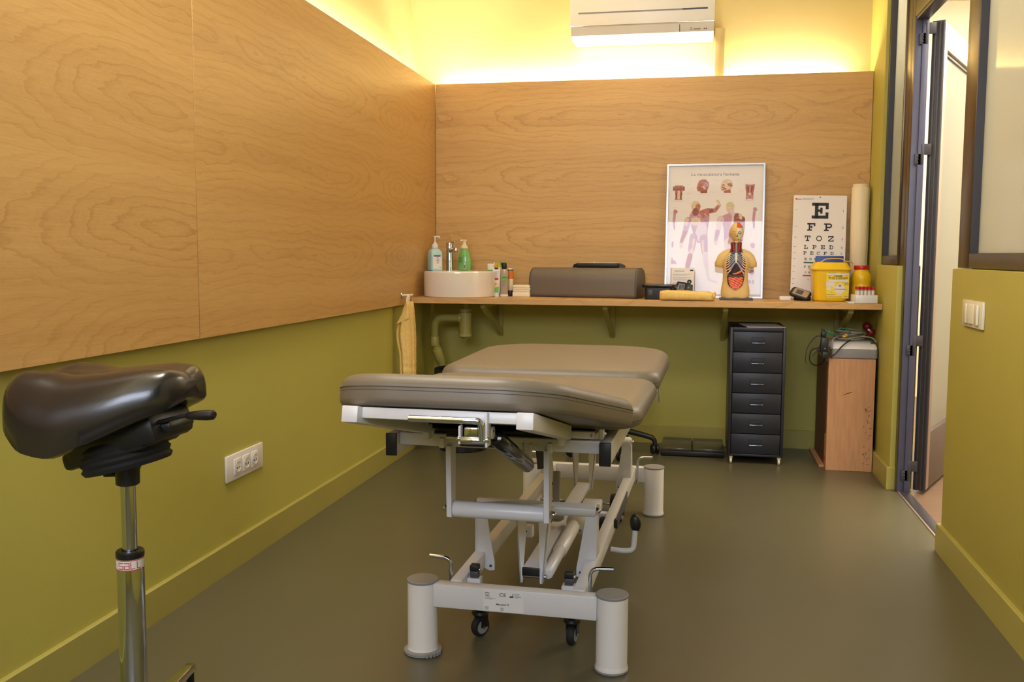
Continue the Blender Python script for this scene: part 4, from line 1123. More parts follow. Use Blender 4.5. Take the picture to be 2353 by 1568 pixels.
# second figure seen from behind
pp([(705, 620), (790, 585), (870, 585), (935, 630), (930, 760), (900, 900), (740, 900), (735, 760)], 'mus5')
pp([(835, 600), (880, 590), (935, 630), (940, 700), (920, 780), (860, 760), (835, 680)], 'mus2')
pc(700, 650, 36, 672, 770, 26, 'mus6'); pc(672, 780, 24, 652, 880, 16, 'mus5'); pc(655, 890, 20, 660, 908, 14, 'mus3')
pc(918, 650, 30, 922, 760, 24, 'mus2'); pc(920, 770, 22, 916, 870, 15, 'mus1'); pc(800, 900, 60, 800, 1100, 50, 'mus6')
pp([(820, 590), (836, 590), (832, 760), (800, 760)], 'mus6')
pc(795, 515, 44, 795, 530, 42, 'mus4'); pc(775, 545, 24, 785, 570, 18, 'mus3'); pc(812, 560, 18, 825, 600, 20, 'mus6'); pc(900, 610, 18, 905, 640, 14, 'mus4')
# marginal details
for x, y0, y1, m in ((225, 590, 750, 'mus5'), (1040, 570, 740, 'mus5')):
    pc(x, y0, 14, x - 6, (y0 + y1) / 2, 13, m); pc(x - 6, (y0 + y1) / 2, 13, x, y1, 8, m); pc(x + 6, y0 - 22, 20, x + 14, y0 - 18, 16, 'mus1' if x < 500 else 'mus5'); cap_line(x - 50, y1 + 18, 80)
pc(210, 890, 10, 210, 935, 9, 'mus5'); pc(205, 1050, 4, 215, 1095, 22, 'mus5'); pc(235, 1095, 16, 245, 1110, 10, 'mus5'); pc(1030, 915, 24, 1034, 930, 18, 'mus5'); pc(1030, 1035, 22, 1034, 1050, 22, 'mus5')
pc(1028, 1125, 24, 1028, 1135, 22, 'mus5'); pc(1027, 1195, 24, 1029, 1200, 24, 'mus5'); pc(1005, 1290, 18, 1010, 1295, 18, 'mus5'); pc(1045, 1280, 9, 1045, 1310, 8, 'mus5')
for x, y, w in ((165, 990, 90), (990, 980, 80), (990, 1080, 70), (990, 1165, 70), (985, 1240, 80), (985, 1340, 90), (480, 1350, 160), (970, 1375, 110)): cap_line(x, y, w)
random.seed(3)
for k in range(70):
    x = random.choice((170, 330, 330, 600, 840, 960, 600)) + random.random() * 60; y = 240 + random.random() * 1050
    pp([(x, y), (x, y + 2.2), (x + 18 + random.random() * 40, y + 2.2), (x + 30, y)], 'mus6')
b.build('poster_print', po, space='local', recalc=False)

# ------------------------------------------------------------------ anatomical torso model
TX, TY = .186, 5.015
at_ = thing('anatomy_torso', 'anatomical torso model with open chest standing in front of the poster', 'anatomical model', (TX, TY, CT))
M['skin'] = mat('model_skin', (222, 190, 122), 0.45, vary=.03)
M['bone'] = mat('model_bone', (236, 222, 190), 0.4)
M['cavity'] = mat('model_cavity_red', (128, 24, 16), 0.45)
M['darkorgan'] = mat('model_dark_organ', (52, 30, 30), 0.35)
M['salmon'] = mat('model_intestine', (232, 118, 92), 0.4)
M['cart'] = mat('model_cartilage', (150, 184, 214), 0.45)
M['olive'] = mat('model_colon', (82, 78, 56), 0.45)
M['brain'] = mat('model_brain', (220, 90, 48), 0.45)
tz = [.010, .03, .06, .10, .14, .18, .205, .222, .238, .252]
trx = [.068, .072, .070, .063, .062, .068, .070, .060, .042, .026]
try_ = [.044, .046, .044, .040, .041, .044, .042, .036, .028, .023]
def front(x, z):
    rx, ry = hermite(tz, trx, z), hermite(tz, try_, z)
    q = min(abs(x) / rx, .98)
    return -ry * (1 - q ** 2.3) ** (1 / 2.3)
b = MB(M['skin']); R_ = []
for i in range(30):
    z = .010 + .242 * i / 29; rx, ry = hermite(tz, trx, z), hermite(tz, try_, z)
    ring = []
    for k in range(36):
        a = 2 * PI * k / 36; ca, sa = math.cos(a), math.sin(a)
        x = rx * abs(ca) ** .87 * (1 if ca > 0 else -1); y = ry * abs(sa) ** .87 * (1 if sa > 0 else -1)
        if z < .06 and sa < 0: y += .012 * (1 - z / .06) * math.exp(-(x / .006) ** 2)
        ring.append((x, y, z))
    R_.append(ring)
b.loft(R_)
for sx in (-1, 1):   # shoulders and cut upper arms
    R_ = []
    for t, cx, cz, r_, rz_ in ((0, .012, .246, .018, .014), (.2, .032, .236, .024, .021), (.4, .053, .221, .029, .028), (.6, .070, .204, .030, .029), (.8, .079, .186, .026, .026), (1, .082, .166, .023, .023), (1.05, .082, .164, .019, .019)):
        d = V((.9, 0, -.2 - .9 * t)).normalized() if t < .75 else V((.1, 0, -1))
        d.x *= sx; u_ = V((0, 1, 0)); w_ = d.cross(u_).normalized()
        R_.append([V((sx * cx, 0, cz)) + u_ * (r_ * math.cos(2 * PI * k / 22)) + w_ * (rz_ * math.sin(2 * PI * k / 22)) for k in range(22)])
    b.loft(R_)
b.lathe([(.0225, .245), (.0215, .262), (.022, .280), (.024, .292)], (0, .004, 0), 28)
# head
HZ = .336
def headpt(a, e):
    ca, sa = math.cos(a), math.sin(a); ce, se = math.cos(e), math.sin(e)
    x = .034 * ca * ce; y = .043 * sa * ce + .002; z = .052 * se
    if se < 0:
        f = -se; x *= 1 - .33 * f; y = y * (1 - .25 * f) - .006 * f
    return V((x, y, HZ + z))
R_ = []
for i in range(25):
    e = -PI / 2 + PI * i / 24; e = max(-1.52, min(1.52, e))
    R_.append([headpt(2 * PI * k / 40, e) for k in range(40)])
b.loft(R_)
b.sphere((0, -.0435, .328), (.0055, .008, .011), 12, 8); b.sphere((0, -.0395, .3085), (.010, .004, .0028), 12, 6); b.sphere((0, -.0385, .303), (.009, .004, .0025), 12, 6); b.sphere((0, -.033, .291), (.011, .008, .007), 12, 8)
b.sphere((-.035, .004, .332), (.004, .009, .014), 12, 8); b.sphere((-.013, -.0375, .337), (.007, .0035, .0032), 12, 6); b.sphere((-.013, -.0385, .345), (.010, .003, .002), 12, 6)
body = b.build('torso_body', at_, space='local', sharp=80)
# open half of the head: bone with exposed brain
b = MB(M['bone']); R_ = []
for i in range(14):
    e = -1.15 + 1.62 * i / 13
    R_.append([headpt(-PI / 2 + .02 + 1.5 * k / 14, e) * 1.0 + (headpt(-PI / 2 + .02 + 1.5 * k / 14, e) - V((0, 0, HZ))) * .03 for k in range(15)])
b.loft(R_, False, False, False); b.use(M['darkorgan']); b.sphere((.0145, -.039, .337), (.008, .005, .007), 14, 8); b.use(M['label']); b.sphere((.0145, -.043, .337), (.0042, .003, .0042), 12, 8)
b.use(M['darkorgan']); b.sphere((.0035, -.043, .321), (.003, .004, .005), 10, 6); b.sphere((.010, -.040, .304), (.006, .003, .0012), 10, 6)
b.build('skull_half', at_, space='local', sharp=80, recalc=False)
b = MB(M['brain']); R_ = []
for i in range(8):
    e = .52 + 1.0 * i / 7
    R_.append([headpt(-PI / 2 + .02 + 1.6 * k / 14, e) + (headpt(-PI / 2 + .02 + 1.6 * k / 14, e) - V((0, 0, HZ))) * (.035 + .01 * ((k + i) % 2)) for k in range(15)])
b.loft(R_, False, False, False); b.build('brain', at_, space='local', sharp=80, recalc=False)
# neck muscles
b = MB(M['cavity'])
for sx in (-1, 1):
    b.tube([(sx * .016, -.026, .288), (sx * .013, -.030, .262), (sx * .010, -.034, .240)], .0085, 12); b.tube([(sx * .022, -.018, .288), (sx * .021, -.022, .262), (sx * .026, -.028, .238)], .006, 10)
b.use(M['grey']); b.tube([(0, -.030, .282), (0, -.034, .262), (0, -.036, .240)], .0065, 12)
b.build('neck_muscles', at_, space='local')
# chest cavity: dark red oval dish lying on the front surface
zc0, zc1 = .052, .243
def cav_w(z): return hermite([.052, .06, .075, .10, .13, .18, .21, .232, .243], [.004, .022, .036, .043, .046, .050, .044, .030, .012], z)
b = MB(M['cavity']); R_ = []
for i in range(34):
    z = zc0 + (zc1 - zc0) * i / 33; w = cav_w(z)
    R_.append([(w * t, front(w * t, z) - .0012, z) for t in [-1 + 2 * k / 16 for k in range(17)]])
b.loft(R_, False, False, False); b.build('chest_cavity', at_, space='local', sharp=80, recalc=False)
b = MB(M['skin'])
rim = []
for i in range(40):
    z = zc0 + (zc1 - zc0) * i / 39; w = cav_w(z); rim.append((w, z))
pts = [(w, front(w, z) - .001, z) for w, z in rim] + [(-w, front(-w, z) - .001, z) for w, z in rim[::-1]]
b.tube(pts, .0026, 8, True); b.build('cavity_rim', at_, space='local', sharp=80)
def surf(x, z, l):
    z = hermite([.0, .05, .10, .17, .243, .30], [.0, .05, .113, .186, .247, .30], z)
    return V((x, front(x, z) - l, z))
b = MB(M['bone'])
b.loft([[surf(x, z, l) for x, z, l in ((-w, z, .002), (w, z, .002), (w, z, .0065), (-w, z, .0065))] for z, w in ((.236, .0035), (.232, .0062), (.21, .0058), (.19, .0050), (.176, .0035), (.170, .0018))])
b.build('breastbone', at_, space='local')
for k in range(9):
    z_out = .226 - k * .0125; xo = cav_w(min(z_out, .240)) * (.98 if k < 8 else .92)
    z_in = .229 - k * .0066 if k < 7 else .178 - (k - 6) * .004
    xi_ = .006
    for sx in (-1, 1):
        m = .60 if k > 1 else .45
        P0, P1 = (xo, z_out - .006), (xi_, z_in)
        mid_ = (xo * .55 + xi_ * .45, (z_out + z_in) / 2 + .004 - k * .0022)
        xs_ = [P0, (xo * .8, z_out - .001), mid_, P1]
        sp_ = spline([V((p[0] * sx, p[1], 0)) for p in xs_], 6)
        P3 = [surf(p.x, p.y, .0042) for p in sp_]
        cut = int(len(P3) * m) + 1
        b = MB(M['bone']); b.tube(P3[:cut + 1], .0025, 8); b.use(M['cart']); b.tube(P3[cut:], .0018, 8); b.build('rib', at_, space='local', sharp=80)
b = MB(M['cart'])
for sx in (-1, 1): b.tube([surf(sx * x, z, .0045) for x, z in ((.004, .172), (.014, .160), (.026, .142), (.036, .124), (.041, .108))], .002, 8)
b.build('costal_arch', at_, space='local', sharp=80)
b = MB(M['darkorgan']); R_ = []
for z, w0, w1 in ((.112, -.036, .012), (.122, -.032, .030), (.135, -.024, .030), (.15, -.014, .018), (.164, -.004, .006)):
    R_.append([surf(w0 + (w1 - w0) * k / 10, z, .002 + .004 * math.sin(PI * k / 10)) for k in range(11)])
b.loft(R_, False, False, False); b.build('liver', at_, space='local', sharp=80, recalc=False)
b = MB(M['salmon']); b.tube([surf(x, z, .005) for x, z in ((-.014, .116), (.004, .118), (.018, .124), (.030, .131))], .005, 12, rr=[.003, .0055, .006, .0045]); b.build('stomach', at_, space='local', sharp=80)
b = MB(M['olive']); b.tube([surf(x, z, .0045) for x, z in ((-.036, .110), (-.02, .106), (0, .103), (.02, .105), (.036, .111))], .0042, 12); b.build('colon', at_, space='local', sharp=80)
b = MB(M['darkorgan']); b.tube([surf(x, z, .003) for x, z in ((-.037, .09), (-.034, .078), (-.026, .066))], .005, 10); b.build('colon', at_, space='local', sharp=80)
b = MB(M['salmon'])
rows = [.097, .0895, .082, .0745, .067, .060]
for j, z in enumerate(rows):
    w = min(.034, cav_w(z) - .006)
    b.tube([surf(w * (-1 + 2 * k / 12), z + .0022 * math.sin(k * 1.35 + j * 1.3), .005) for k in range(13)], .0050, 10)
b.build('intestine', at_, space='local', sharp=80)
b = MB(M['dgrey']); b.box((.005, -.005, .0055), (.165, .095, .011), None, .002); b.build('model_base', at_, space='local')
at_.scale = (1.0, 1.0, 1.015)

# ------------------------------------------------------------------ eye chart
ec = thing('eye_chart', 'white eye test chart with black letters leaning behind the yellow sharps bin', 'eye chart', (.614, 5.165, CT))
e_ey = V((.012, .090, .538)).normalized(); e_ex = V((1, 0, -.016)).normalized()
EW, EH = .268, .548
efr = (V((-.142, 0, .004)), e_ex, e_ey)
en = e_ex.cross(e_ey).normalized()
b = MB(M['paper'])
ol = rpoly([(0, 0), (EW, 0), (EW, EH), (0, EH)], .006, 0, 4)
b.loft([[efr[0] + e_ex * x + e_ey * y + en * l for x, y in ol] for l in (-.002, 0)]); b.build('chart_board', ec, space='local')
def ring_poly(cx, cy, r0, r1, a0=0, a1=360, n=20, sx=1.0):
    out = []
    for k in range(n):
        t0, t1 = math.radians(a0 + (a1 - a0) * k / n), math.radians(a0 + (a1 - a0) * (k + 1) / n)
        out.append([(cx + sx * r * math.cos(t), cy + r * math.sin(t)) for r, t in ((r0, t0), (r1, t0), (r1, t1), (r0, t1))])
    return out
def R4(x0, y0, x1, y1): return [(x0, y0), (x1, y0), (x1, y1), (x0, y1)]
SLAB = {
 'E': [R4(.9, 0, 1.95, 5), R4(0, 4.05, 5, 5), R4(0, 0, 5, .95), R4(4.1, 3, 5, 4.05), R4(4.1, .95, 5, 2), R4(1.95, 2.1, 2.7, 2.9), R4(2.5, 1.55, 3.2, 3.45)],
 'F': [R4(.9, 0, 1.95, 5), R4(0, 4.05, 5, 5), R4(0, 0, 3, .9), R4(4.1, 3, 5, 4.05), R4(1.95, 2.1, 2.7, 2.9), R4(2.5, 1.55, 3.2, 3.45)],
 'P': [R4(.9, 0, 1.95, 5), R4(0, 0, 3, .9), R4(0, 4.05, 3.4, 5), R4(1.95, 1.9, 3.4, 2.8)] + ring_poly(3.4, 3.45, .65, 1.55, -90, 90, 12),
 'T': [R4(2, 0, 3, 5), R4(0, 4.05, 5, 5), R4(0, 3, .9, 4.05), R4(4.1, 3, 5, 4.05), R4(1, 0, 4, .9)],
 'O': ring_poly(2.5, 2.5, 1.75, 2.55),
 'Z': [R4(.1, 4.1, 4.9, 5), R4(.1, 0, 4.9, .9), R4(.1, 3.2, .9, 4.1), R4(4.1, .9, 4.9, 1.8), [(.1, .9), (1.4, .9), (4.9, 4.1), (3.6, 4.1)]],
 'L': [R4(.9, 0, 1.95, 5), R4(0, 4.1, 3, 5), R4(0, 0, 4.8, .9), R4(3.9, .9, 4.8, 2.2)],
 'D': [R4(.8, 0, 1.8, 5), R4(0, 4.1, 2.6, 5), R4(0, 0, 2.6, .9)] + ring_poly(2.6, 2.5, 1.6, 2.5, -90, 90, 16, .95),
 'C': ring_poly(2.5, 2.5, 1.7, 2.55, 45, 320) + [R4(3.9, 3.2, 4.8, 4.6)],
}
b = MB(M['ink'])
def EP(X, Y):
    xl = 230 - (Y - 207) * .047
    return ((X - xl) / 594 * EW, EH - (Y - 207 - (X - xl) * .030) / 1215 * EH)
def letter(ch, X, Y, s):   # centre in chart pixels, size in chart pixels
    cx, cy = EP(X, Y); k = s / 594 * EW / 5
    for p in SLAB[ch]: b.flat([(cx + (x - 2.5) * k, cy + (y - 2.5) * k) for x, y in p], efr, .0006)
letter('E', 522, 396, 186)
for ch, X, Y in (('F', 420, 585), ('P', 606, 592)): letter(ch, X, Y, 90)
for ch, X, Y in (('T', 377, 717), ('O', 505, 722), ('Z', 636, 728)): letter(ch, X, Y, 64)
for ch, X in zip('LPED', (358, 452, 545, 638)): letter(ch, X, 819 + (X - 358) * .03, 46)
for ch, X in zip('PECFD', (346, 421, 496, 570, 645)): letter(ch, X, 890 + (X - 346) * .03, 37)
for ch, X in zip('EDFCZP', (352, 407, 462, 517, 572, 627)): letter(ch, X, 960 + (X - 352) * .03, 28)
for ch, X in zip('FELOPZD', (344, 392, 440, 488, 536, 584, 632)): letter(ch, X, 1050 + (X - 344) * .03, 24)
for ch, X in zip('DEFPOTEC', (350, 390, 430, 470, 510, 550, 590, 630)): letter(ch, X, 1116 + (X - 350) * .03, 18)
for ch, X in zip('LEFODPCT', (378, 412, 446, 480, 514, 548, 582, 616)): letter(ch, X, 1200 + (X - 378) * .03, 14)
for t, X, Y in (('1', 778, 407), ('2', 768, 602), ('3', 760, 735), ('4', 752, 835), ('5', 748, 905)): b.text(t, efr, *EP(X, Y), .019 - .0007 * int(t), .0006)
b.use(M['inkgrey'])
for X, Y in ((258, 378), (250, 573), (242, 703), (234, 812), (230, 885), (226, 955), (220, 1042), (216, 1103), (212, 1190), (208, 1248)):
    x, y = EP(X, Y); b.flat(R4(x - .005, y - .0012, x + .005, y + .0012), efr, .0006)
x, y = EP(322, 250); b.flat(R4(x, y - .001, x + .062, y + .001), efr, .0006); b.flat(R4(x, y - .005, x + .055, y - .0038), efr, .0006)
b.use(M['redprint']); x, y = EP(258, 250); b.flat(R4(x - .004, y - .004, x + .004, y + .004), efr, .0006); b.flat(R4(x + .005, y - .0035, x + .026, y - .0005), efr, .0006)
x, y = EP(318, 1153); b.flat(R4(x, y - .0035, x + .150, y + .0035), efr, .0006)
b.use(M['greenprint']); x, y = EP(330, 1001); b.flat(R4(x, y - .0035, x + .14, y + .0035), efr, .0006)
b.use(M['dgrey']); x, y = EP(525, 238); b.flat(circ(x, y, .0032, 14), efr, .0006)
b.build('chart_print', ec, space='local', recalc=False)

# ------------------------------------------------------------------ things at the right end of the counter
rl = thing('paper_roll', 'tall cream roll of examination paper standing in the right corner', 'paper roll', (.812, 5.225, CT))
b = MB(M['cream']); b.lathe([(.0415, 0), (.043, .002), (.043, .578), (.0415, .58)], (0, 0, 0), 40); b.lathe([(.030, .579), (.0385, .579), (.0385, .596), (.030, .596)], (.0, 0, 0), 36)
b.tube([(.0435, -.004, .006), (.0440, -.006, .3), (.0435, -.004, .576)], .0012, 6)
b.build('rolled_sheets', rl, space='local')
b = MB(mat('royal_blue_plastic', (36, 70, 160), 0.4)); b.bx(.592, .728, 5.128, 5.160, CT, 1.052, .004); 
tag(b.build('blue_box'), 'blue box standing behind the yellow sharps bin in front of the eye chart', 'box')
sb_ = thing('sharps_bin', 'yellow sharps bin with carrying handle and danger label on the counter', 'sharps bin', (.649, 5.035, CT))
b = MB(M['yellow']); R_ = []
for z, hx, hy in ((0, .068, .062), (.004, .075, .068), (.012, .0785, .0715), (.15, .087, .079), (.158, .0875, .0795)):
    R_.append([V((x, y, z)) for x, y in rpoly([(-hx, -hy), (hx, -hy), (hx, hy), (-hx, hy)], .026, 0, 8)])
b.loft(R_); b.build('bin_body', sb_, space='local', sharp=50)
b = MB(M['yellow']); R_ = []
for z, hx, hy in ((.155, .094, .086), (.158, .096, .088), (.164, .096, .088), (.168, .090, .082), (.190, .078, .070), (.194, .074, .066)):
    R_.append([V((x, y, z)) for x, y in rpoly([(-hx, -hy), (hx, -hy), (hx, hy), (-hx, hy)], .028, 0, 8)])
b.loft(R_); b.build('bin_lid', sb_, space='local', sharp=50)
b = MB(M['yellow']); b.tube(spline([(-.070, -.05, .193), (-.048, -.055, .197), (-.030, -.058, .210), (0, -.060, .2135), (.045, -.06, .2125), (.062, -.055, .203), (.075, -.05, .200), (.095, -.035, .198), (.106, -.02, .190), (.104, -.01, .172)], 6), .0024, 10); b.build('carry_handle', sb_, space='local')
fr = (V((-.649, -.0722 - .0035, -.825)), V((1, 0, 0)), V((0, -.055, 1)).normalized())
o_ = V((0, -.0728, 0)); fr = (o_, V((1, 0, 0)), V((0, -.055, 1)).normalized())
def LX(zx): return (1840 + zx / 11.765 - 1866) * .00206 + .574 - .649
def LY(zy): return (692 - (580 + zy / 11.765)) * .00215 + .0025
def lb(x0, y0, x1, y1, l=.0018): b.flat(R4(LX(x0), LY(y1), LX(x1), LY(y0)), fr, l)
b = MB(M['yellowlabel']); lb(590, 535, 1215, 1240, .001)
b.use(M['label']); lb(610, 550, 1210, 605); lb(650, 735, 1180, 790); lb(590, 800, 830, 920); lb(615, 930, 720, 1020)
b.flat([(LX(970), LY(1170)), (LX(1150), LY(985)), (LX(970), LY(810)), (LX(785), LY(985))], fr, .0018)
b.use(M['ink']); b.text('DANGER', fr, LX(915), LY(635), .0095, .002, bold=.0003)
for x0_, x1_ in ((650, 730), (745, 815), (850, 885), (915, 1040), (1050, 1175)): lb(x0_, 674, x1_, 690, .0022)
lb(750, 706, 1110, 714, .0022)
for x, y, r_ in ((970, 880, .0024), (950, 895, .0022), (990, 895, .0022), (970, 920, .0022)):
    for q_ in ring_poly(LX(x), LY(y), r_ * .5, r_ * 1.15, 0, 360, 10): b.flat(q_, fr, .0024)
b.text('6', fr, LX(968), LY(1112), .006, .0024)
b.use(M['inkgrey']); lb(790, 982, 1145, 996, .0024)
for x0, y, x1 in ((1040, 815, 1205), (1085, 842, 1205), (1090, 868, 1205), (595, 1140, 840), (660, 1200, 1040), (1085, 1185, 1195), (600, 1185, 635), (600, 1215, 635), (620, 628, 710), (1115, 628, 1195), (720, 1075, 770), (620, 548, 850), (980, 548, 1205)): lb(x0, y - 5, x1, y + 6, .0022)
b.build('danger_label', sb_, space='local', recalc=False)
jr = thing('specimen_jar', 'yellow plastic jar with red screw lid between sharps bin and right wall', 'jar', (.801, 5.03, CT))
b = MB(M['yellow']); b.lathe([(.0, 0), (.043, 0), (.046, .004), (.046, .075), (.0445, .080), (.0445, .092), (.046, .097), (.047, .122), (.044, .138), (.035, .150), (.033, .155), (.033, .162), (.0, .162)], (0, 0, 0), 40, cap0=False, cap1=False); b.build('jar_body', jr, space='local')
b = MB(M['red']); b.lathe([(.0, .160), (.0365, .160), (.0372, .162), (.0372, .178), (.036, .180), (.0, .180)], (0, 0, 0), 40, cap0=False, cap1=False)
b.build('screw_lid', jr, space='local')
rk = thing('tube_rack', 'white plastic tray holding red capped sample tubes at the counter edge', 'tube rack', (.789, 4.86, CT), math.radians(3))
b = MB(M['white']); b.bx(-.050, .052, -.055, -.050, 0, .040, .001); b.bx(-.050, .052, .05, .055, 0, .040, .001); b.bx(-.050, -.046, -.05, .05, 0, .040, .001); b.bx(.048, .052, -.05, .05, 0, .040, .001); b.bx(-.050, .052, -.055, .055, 0, .004, .001); b.bx(-.078, -.049, -.04, .05, 0, .006, .001)
b.use(M['cream']); b.bx(-.046, .048, -.05, .05, .026, .030, 0); b.build('tray', rk, space='local')
M['tubeplastic'] = mat('clear_sample_tube', (216, 196, 186), 0.15, vary=.05, trans=.3)
vial0 = None
labs = {(0, 0): 'leftmost red capped sample tube in the front row of the tray', (1, 0): 'second red capped sample tube from left in the front row of the tray', (2, 0): 'third red capped sample tube from left in the front row of the tray', (3, 0): 'fourth red capped sample tube from left in the front row of the tray', (4, 0): 'rightmost red capped sample tube in the front row of the tray'}
for i in range(5):
    for j in range(2):
        loc = (.789 - .033 + i * .0172, 4.826 + j * .040, CT + .0042)
        lab = labs[(i, 0)] if j == 0 else labs[(i, 0)].replace('front', 'back')
        if vial0 is None:
            v0 = thing('sample_tube', lab, 'sample tube', loc, 0, 'red capped sample tubes'); vial0 = v0
            b = MB(M['tubeplastic']); b.lathe([(.0, 0), (.004, .001), (.0066, .005), (.0068, .062)], (0, 0, 0), 20); b.use(M['label']); b.lathe([(.0070, .034), (.0070, .055)], (0, 0, 0), 20, cap0=False, cap1=False); b.build('tube_glass', v0, space='local')
            b = MB(M['red']); b.lathe([(.0, .062), (.0078, .062), (.0080, .064), (.0078, .075), (.0, .076)], (0, 0, 0), 20, cap0=False, cap1=False); b.build('tube_cap', v0, space='local')
        else: dup(vial0, loc, .3 * i, lab)
wbx = MB(M['label']); wbx.box((.436, 5.045, CT + .0105), (.054, .04, .021), Matrix.Rotation(.05, 3, 'Z'), .003)
tag(wbx.build('white_box'), 'small flat white box on the counter left of the eye chart', 'box')
gl = thing('glucose_meter', 'tilted black and grey handheld meter lying in front of the eye chart', 'meter', (.512, 5.035, CT), math.radians(-24))
tl_ = Matrix.Rotation(math.radians(16), 3, 'Y') @ Matrix.Rotation(math.radians(42), 3, 'X')
b = MB(M['black']); t = MB(); pad(t, [(-.052, -.03), (.052, -.03), (.052, .03), (-.052, .03)], .018, -.010, .010, .008)
b.add([tl_ @ p + V((0, -.006, .0345)) for p in t.v], t.f)
b.bx(-.035, .045, -.004, .03, 0.0003, .020, .005)
b.build('meter_body', gl, space='local')
b = MB(M['doorrail']); t = MB(); pad(t, [(-.036, -.022), (.044, -.022), (.044, .022), (-.036, .022)], .008, .0095, .0115, .001); b.add([tl_ @ p + V((0, -.006, .0345)) for p in t.v], t.f)
b.use(M['dgrey']); t = MB(); t.bx(-.02, .014, -.014, .014, .0112, .0122, .0005); b.add([tl_ @ p + V((0, -.006, .0345)) for p in t.v], t.f); b.build('meter_face', gl, space='local')
# ------------------------------------------------------------------ below the counter
dc = thing('drawer_cabinet', 'black metal six drawer cabinet on castors under the counter', 'cabinet', (.300, 4.885, 0))
b = MB(M['navy'])
b.bx(.164, .178, 4.886, 5.30, .040, .694, .002); b.bx(.421, .435, 4.886, 5.30, .040, .694, .002)
b.bx(.178, .421, 4.886, 5.30, .674, .694, .002); b.bx(.178, .421, 4.886, 5.30, .040, .052, .002); b.bx(.178, .421, 5.29, 5.30, .05, .68, 0)
b.build('cabinet_shell', dc)
for k in range(6):
    z0 = .0535 + k * .1035; z1 = z0 + .1005
    b = MB(M['navy']); b.bx(.180, .419, 4.887, 4.900, z0, z1, .002); b.bx(.184, .415, 4.90, 5.27, z0 + .006, z1 - .02, 0); d = b.build('drawer', dc)
    zh = z0 + .046
    b = MB(M['chrome']); b.tube(bend([(.268, 4.889, zh), (.268, 4.876, zh), (.332, 4.876, zh), (.332, 4.889, zh)], .006), .0024, 10); b.build('handle', d)
    b = MB(M['navy'])
    for (a0, a1, c0, c1) in ((.270, .330, zh + .010, zh + .012), (.270, .330, zh + .026, zh + .028), (.268, .271, zh + .010, zh + .028), (.329, .332, zh + .010, zh + .028)): b.bx(a0, a1, 4.884, 4.888, c0, c1, .0005)
    b.build('label_holder', d)
for x in (.182, .418):
    for y in (4.905, 5.27):
        b = MB(M['cream']); b.cyl((x - .006, y, .0155), (x + .006, y, .0155), .0155, n=22, bev=.003); b.bx(x - .009, x + .009, y - .008, y + .008, .026, .041, .003); b.build('castor', dc)
b = MB(M['paper']); b.box((.325, 5.03, .6950), (.19, .26, .0016), Matrix.Rotation(.12, 3, 'Z'), 0); tag(b.build('paper_sheet'), 'white paper sheets lying on top of the black drawer cabinet', 'paper')
# floor scale
fs = thing('floor_scale', 'dark flat floor scale on the floor left of the drawer cabinet', 'scale', (-.012, 5.145, 0))
b = MB(M['black']); b.bx(-.176, .152, 5.000, 5.300, .004, .030, .005)
for x in (-.15, .126):
    for y in (5.03, 5.27): b.cyl((x, y, 0), (x, y, .006), .012, n=16)
b.build('scale_body', fs)
M['slate'] = mat('dark_glossy_plate', (64, 60, 48), 0.18, vary=.05)
for x0_, x1_ in ((-.174, -.016), (-.010, .150)):
    b = MB(M['slate']); b.bx(x0_, x1_, 5.002, 5.298, .029, .046, .006); b.build('foot_plate', fs)
# wheeled stool behind the couch
ws = thing('swivel_stool', 'black wheeled stool mostly hidden behind the treatment couch', 'stool', (-.445, 5.03, 0))
b = MB(M['black']); b.lathe([(.0, .10), (.028, .10), (.030, .14), (.022, .16), (.02, .30), (.014, .31), (.014, .43), (.0, .43)], (-.445, 5.03, 0), 28, cap0=False, cap1=False); b.build('column', ws)
b = MB(M['leather']); b.lathe([(.0, .43), (.15, .43), (.17, .445), (.172, .475), (.155, .495), (.0, .50)], (-.445, 5.03, 0), 40, cap0=False, cap1=False); b.build('seat', ws)
for k in range(5):
    a = math.radians(2) + 2 * PI * k / 5; ca, sa = math.cos(a), math.sin(a)
    b = MB(M['black']); b.tube([(-.445 + ca * r_, 5.03 + sa * r_, z_) for r_, z_ in ((.02, .128), (.10, .118), (.18, .100), (.222, .088), (.236, .072), (.238, .058))], .014, 12, rr=[.017, .016, .0145, .0145, .013, .012]); arm = b.build('base_arm', ws)
    b = MB(M['black']); c_ = V((-.445 + ca * .238, 5.03 + sa * .238, .0275)); rr = Matrix.Rotation(a + .4, 3, 'Z') @ Matrix.Rotation(PI / 2, 3, 'Y')
    for q_ in (-.011, .011): b.lathe([(.0, -.007), (.024, -.007), (.027, -.003), (.027, .003), (.024, .007), (.0, .007)], c_ + rr @ V((0, 0, q_)), 24, rot=rr)
    b.cyl(c_, c_ + V((0, 0, .034)), .010, n=12); b.build('castor', arm)
# waste bin
wbn = thing('waste_bin', 'round black waste bin in the corner under the basin', 'bin', (-1.235, 4.965, 0))
b = MB(M['black']); b.lathe([(.0, .0), (.122, .0), (.126, .004), (.150, .43), (.150, .432), (.143, .43), (.12, .012), (.0, .012)], (-1.235, 4.965, 0), 48, cap0=False, cap1=False); b.build('bin_body', wbn)
b = MB(M['rubber']); b.lathe([(.148, .405), (.1545, .408), (.155, .438), (.150, .442), (.144, .436), (.140, .35), (.134, .30)], (-1.235, 4.965, 0), 48, cap0=False, cap1=False); b.build('bin_liner', wbn)
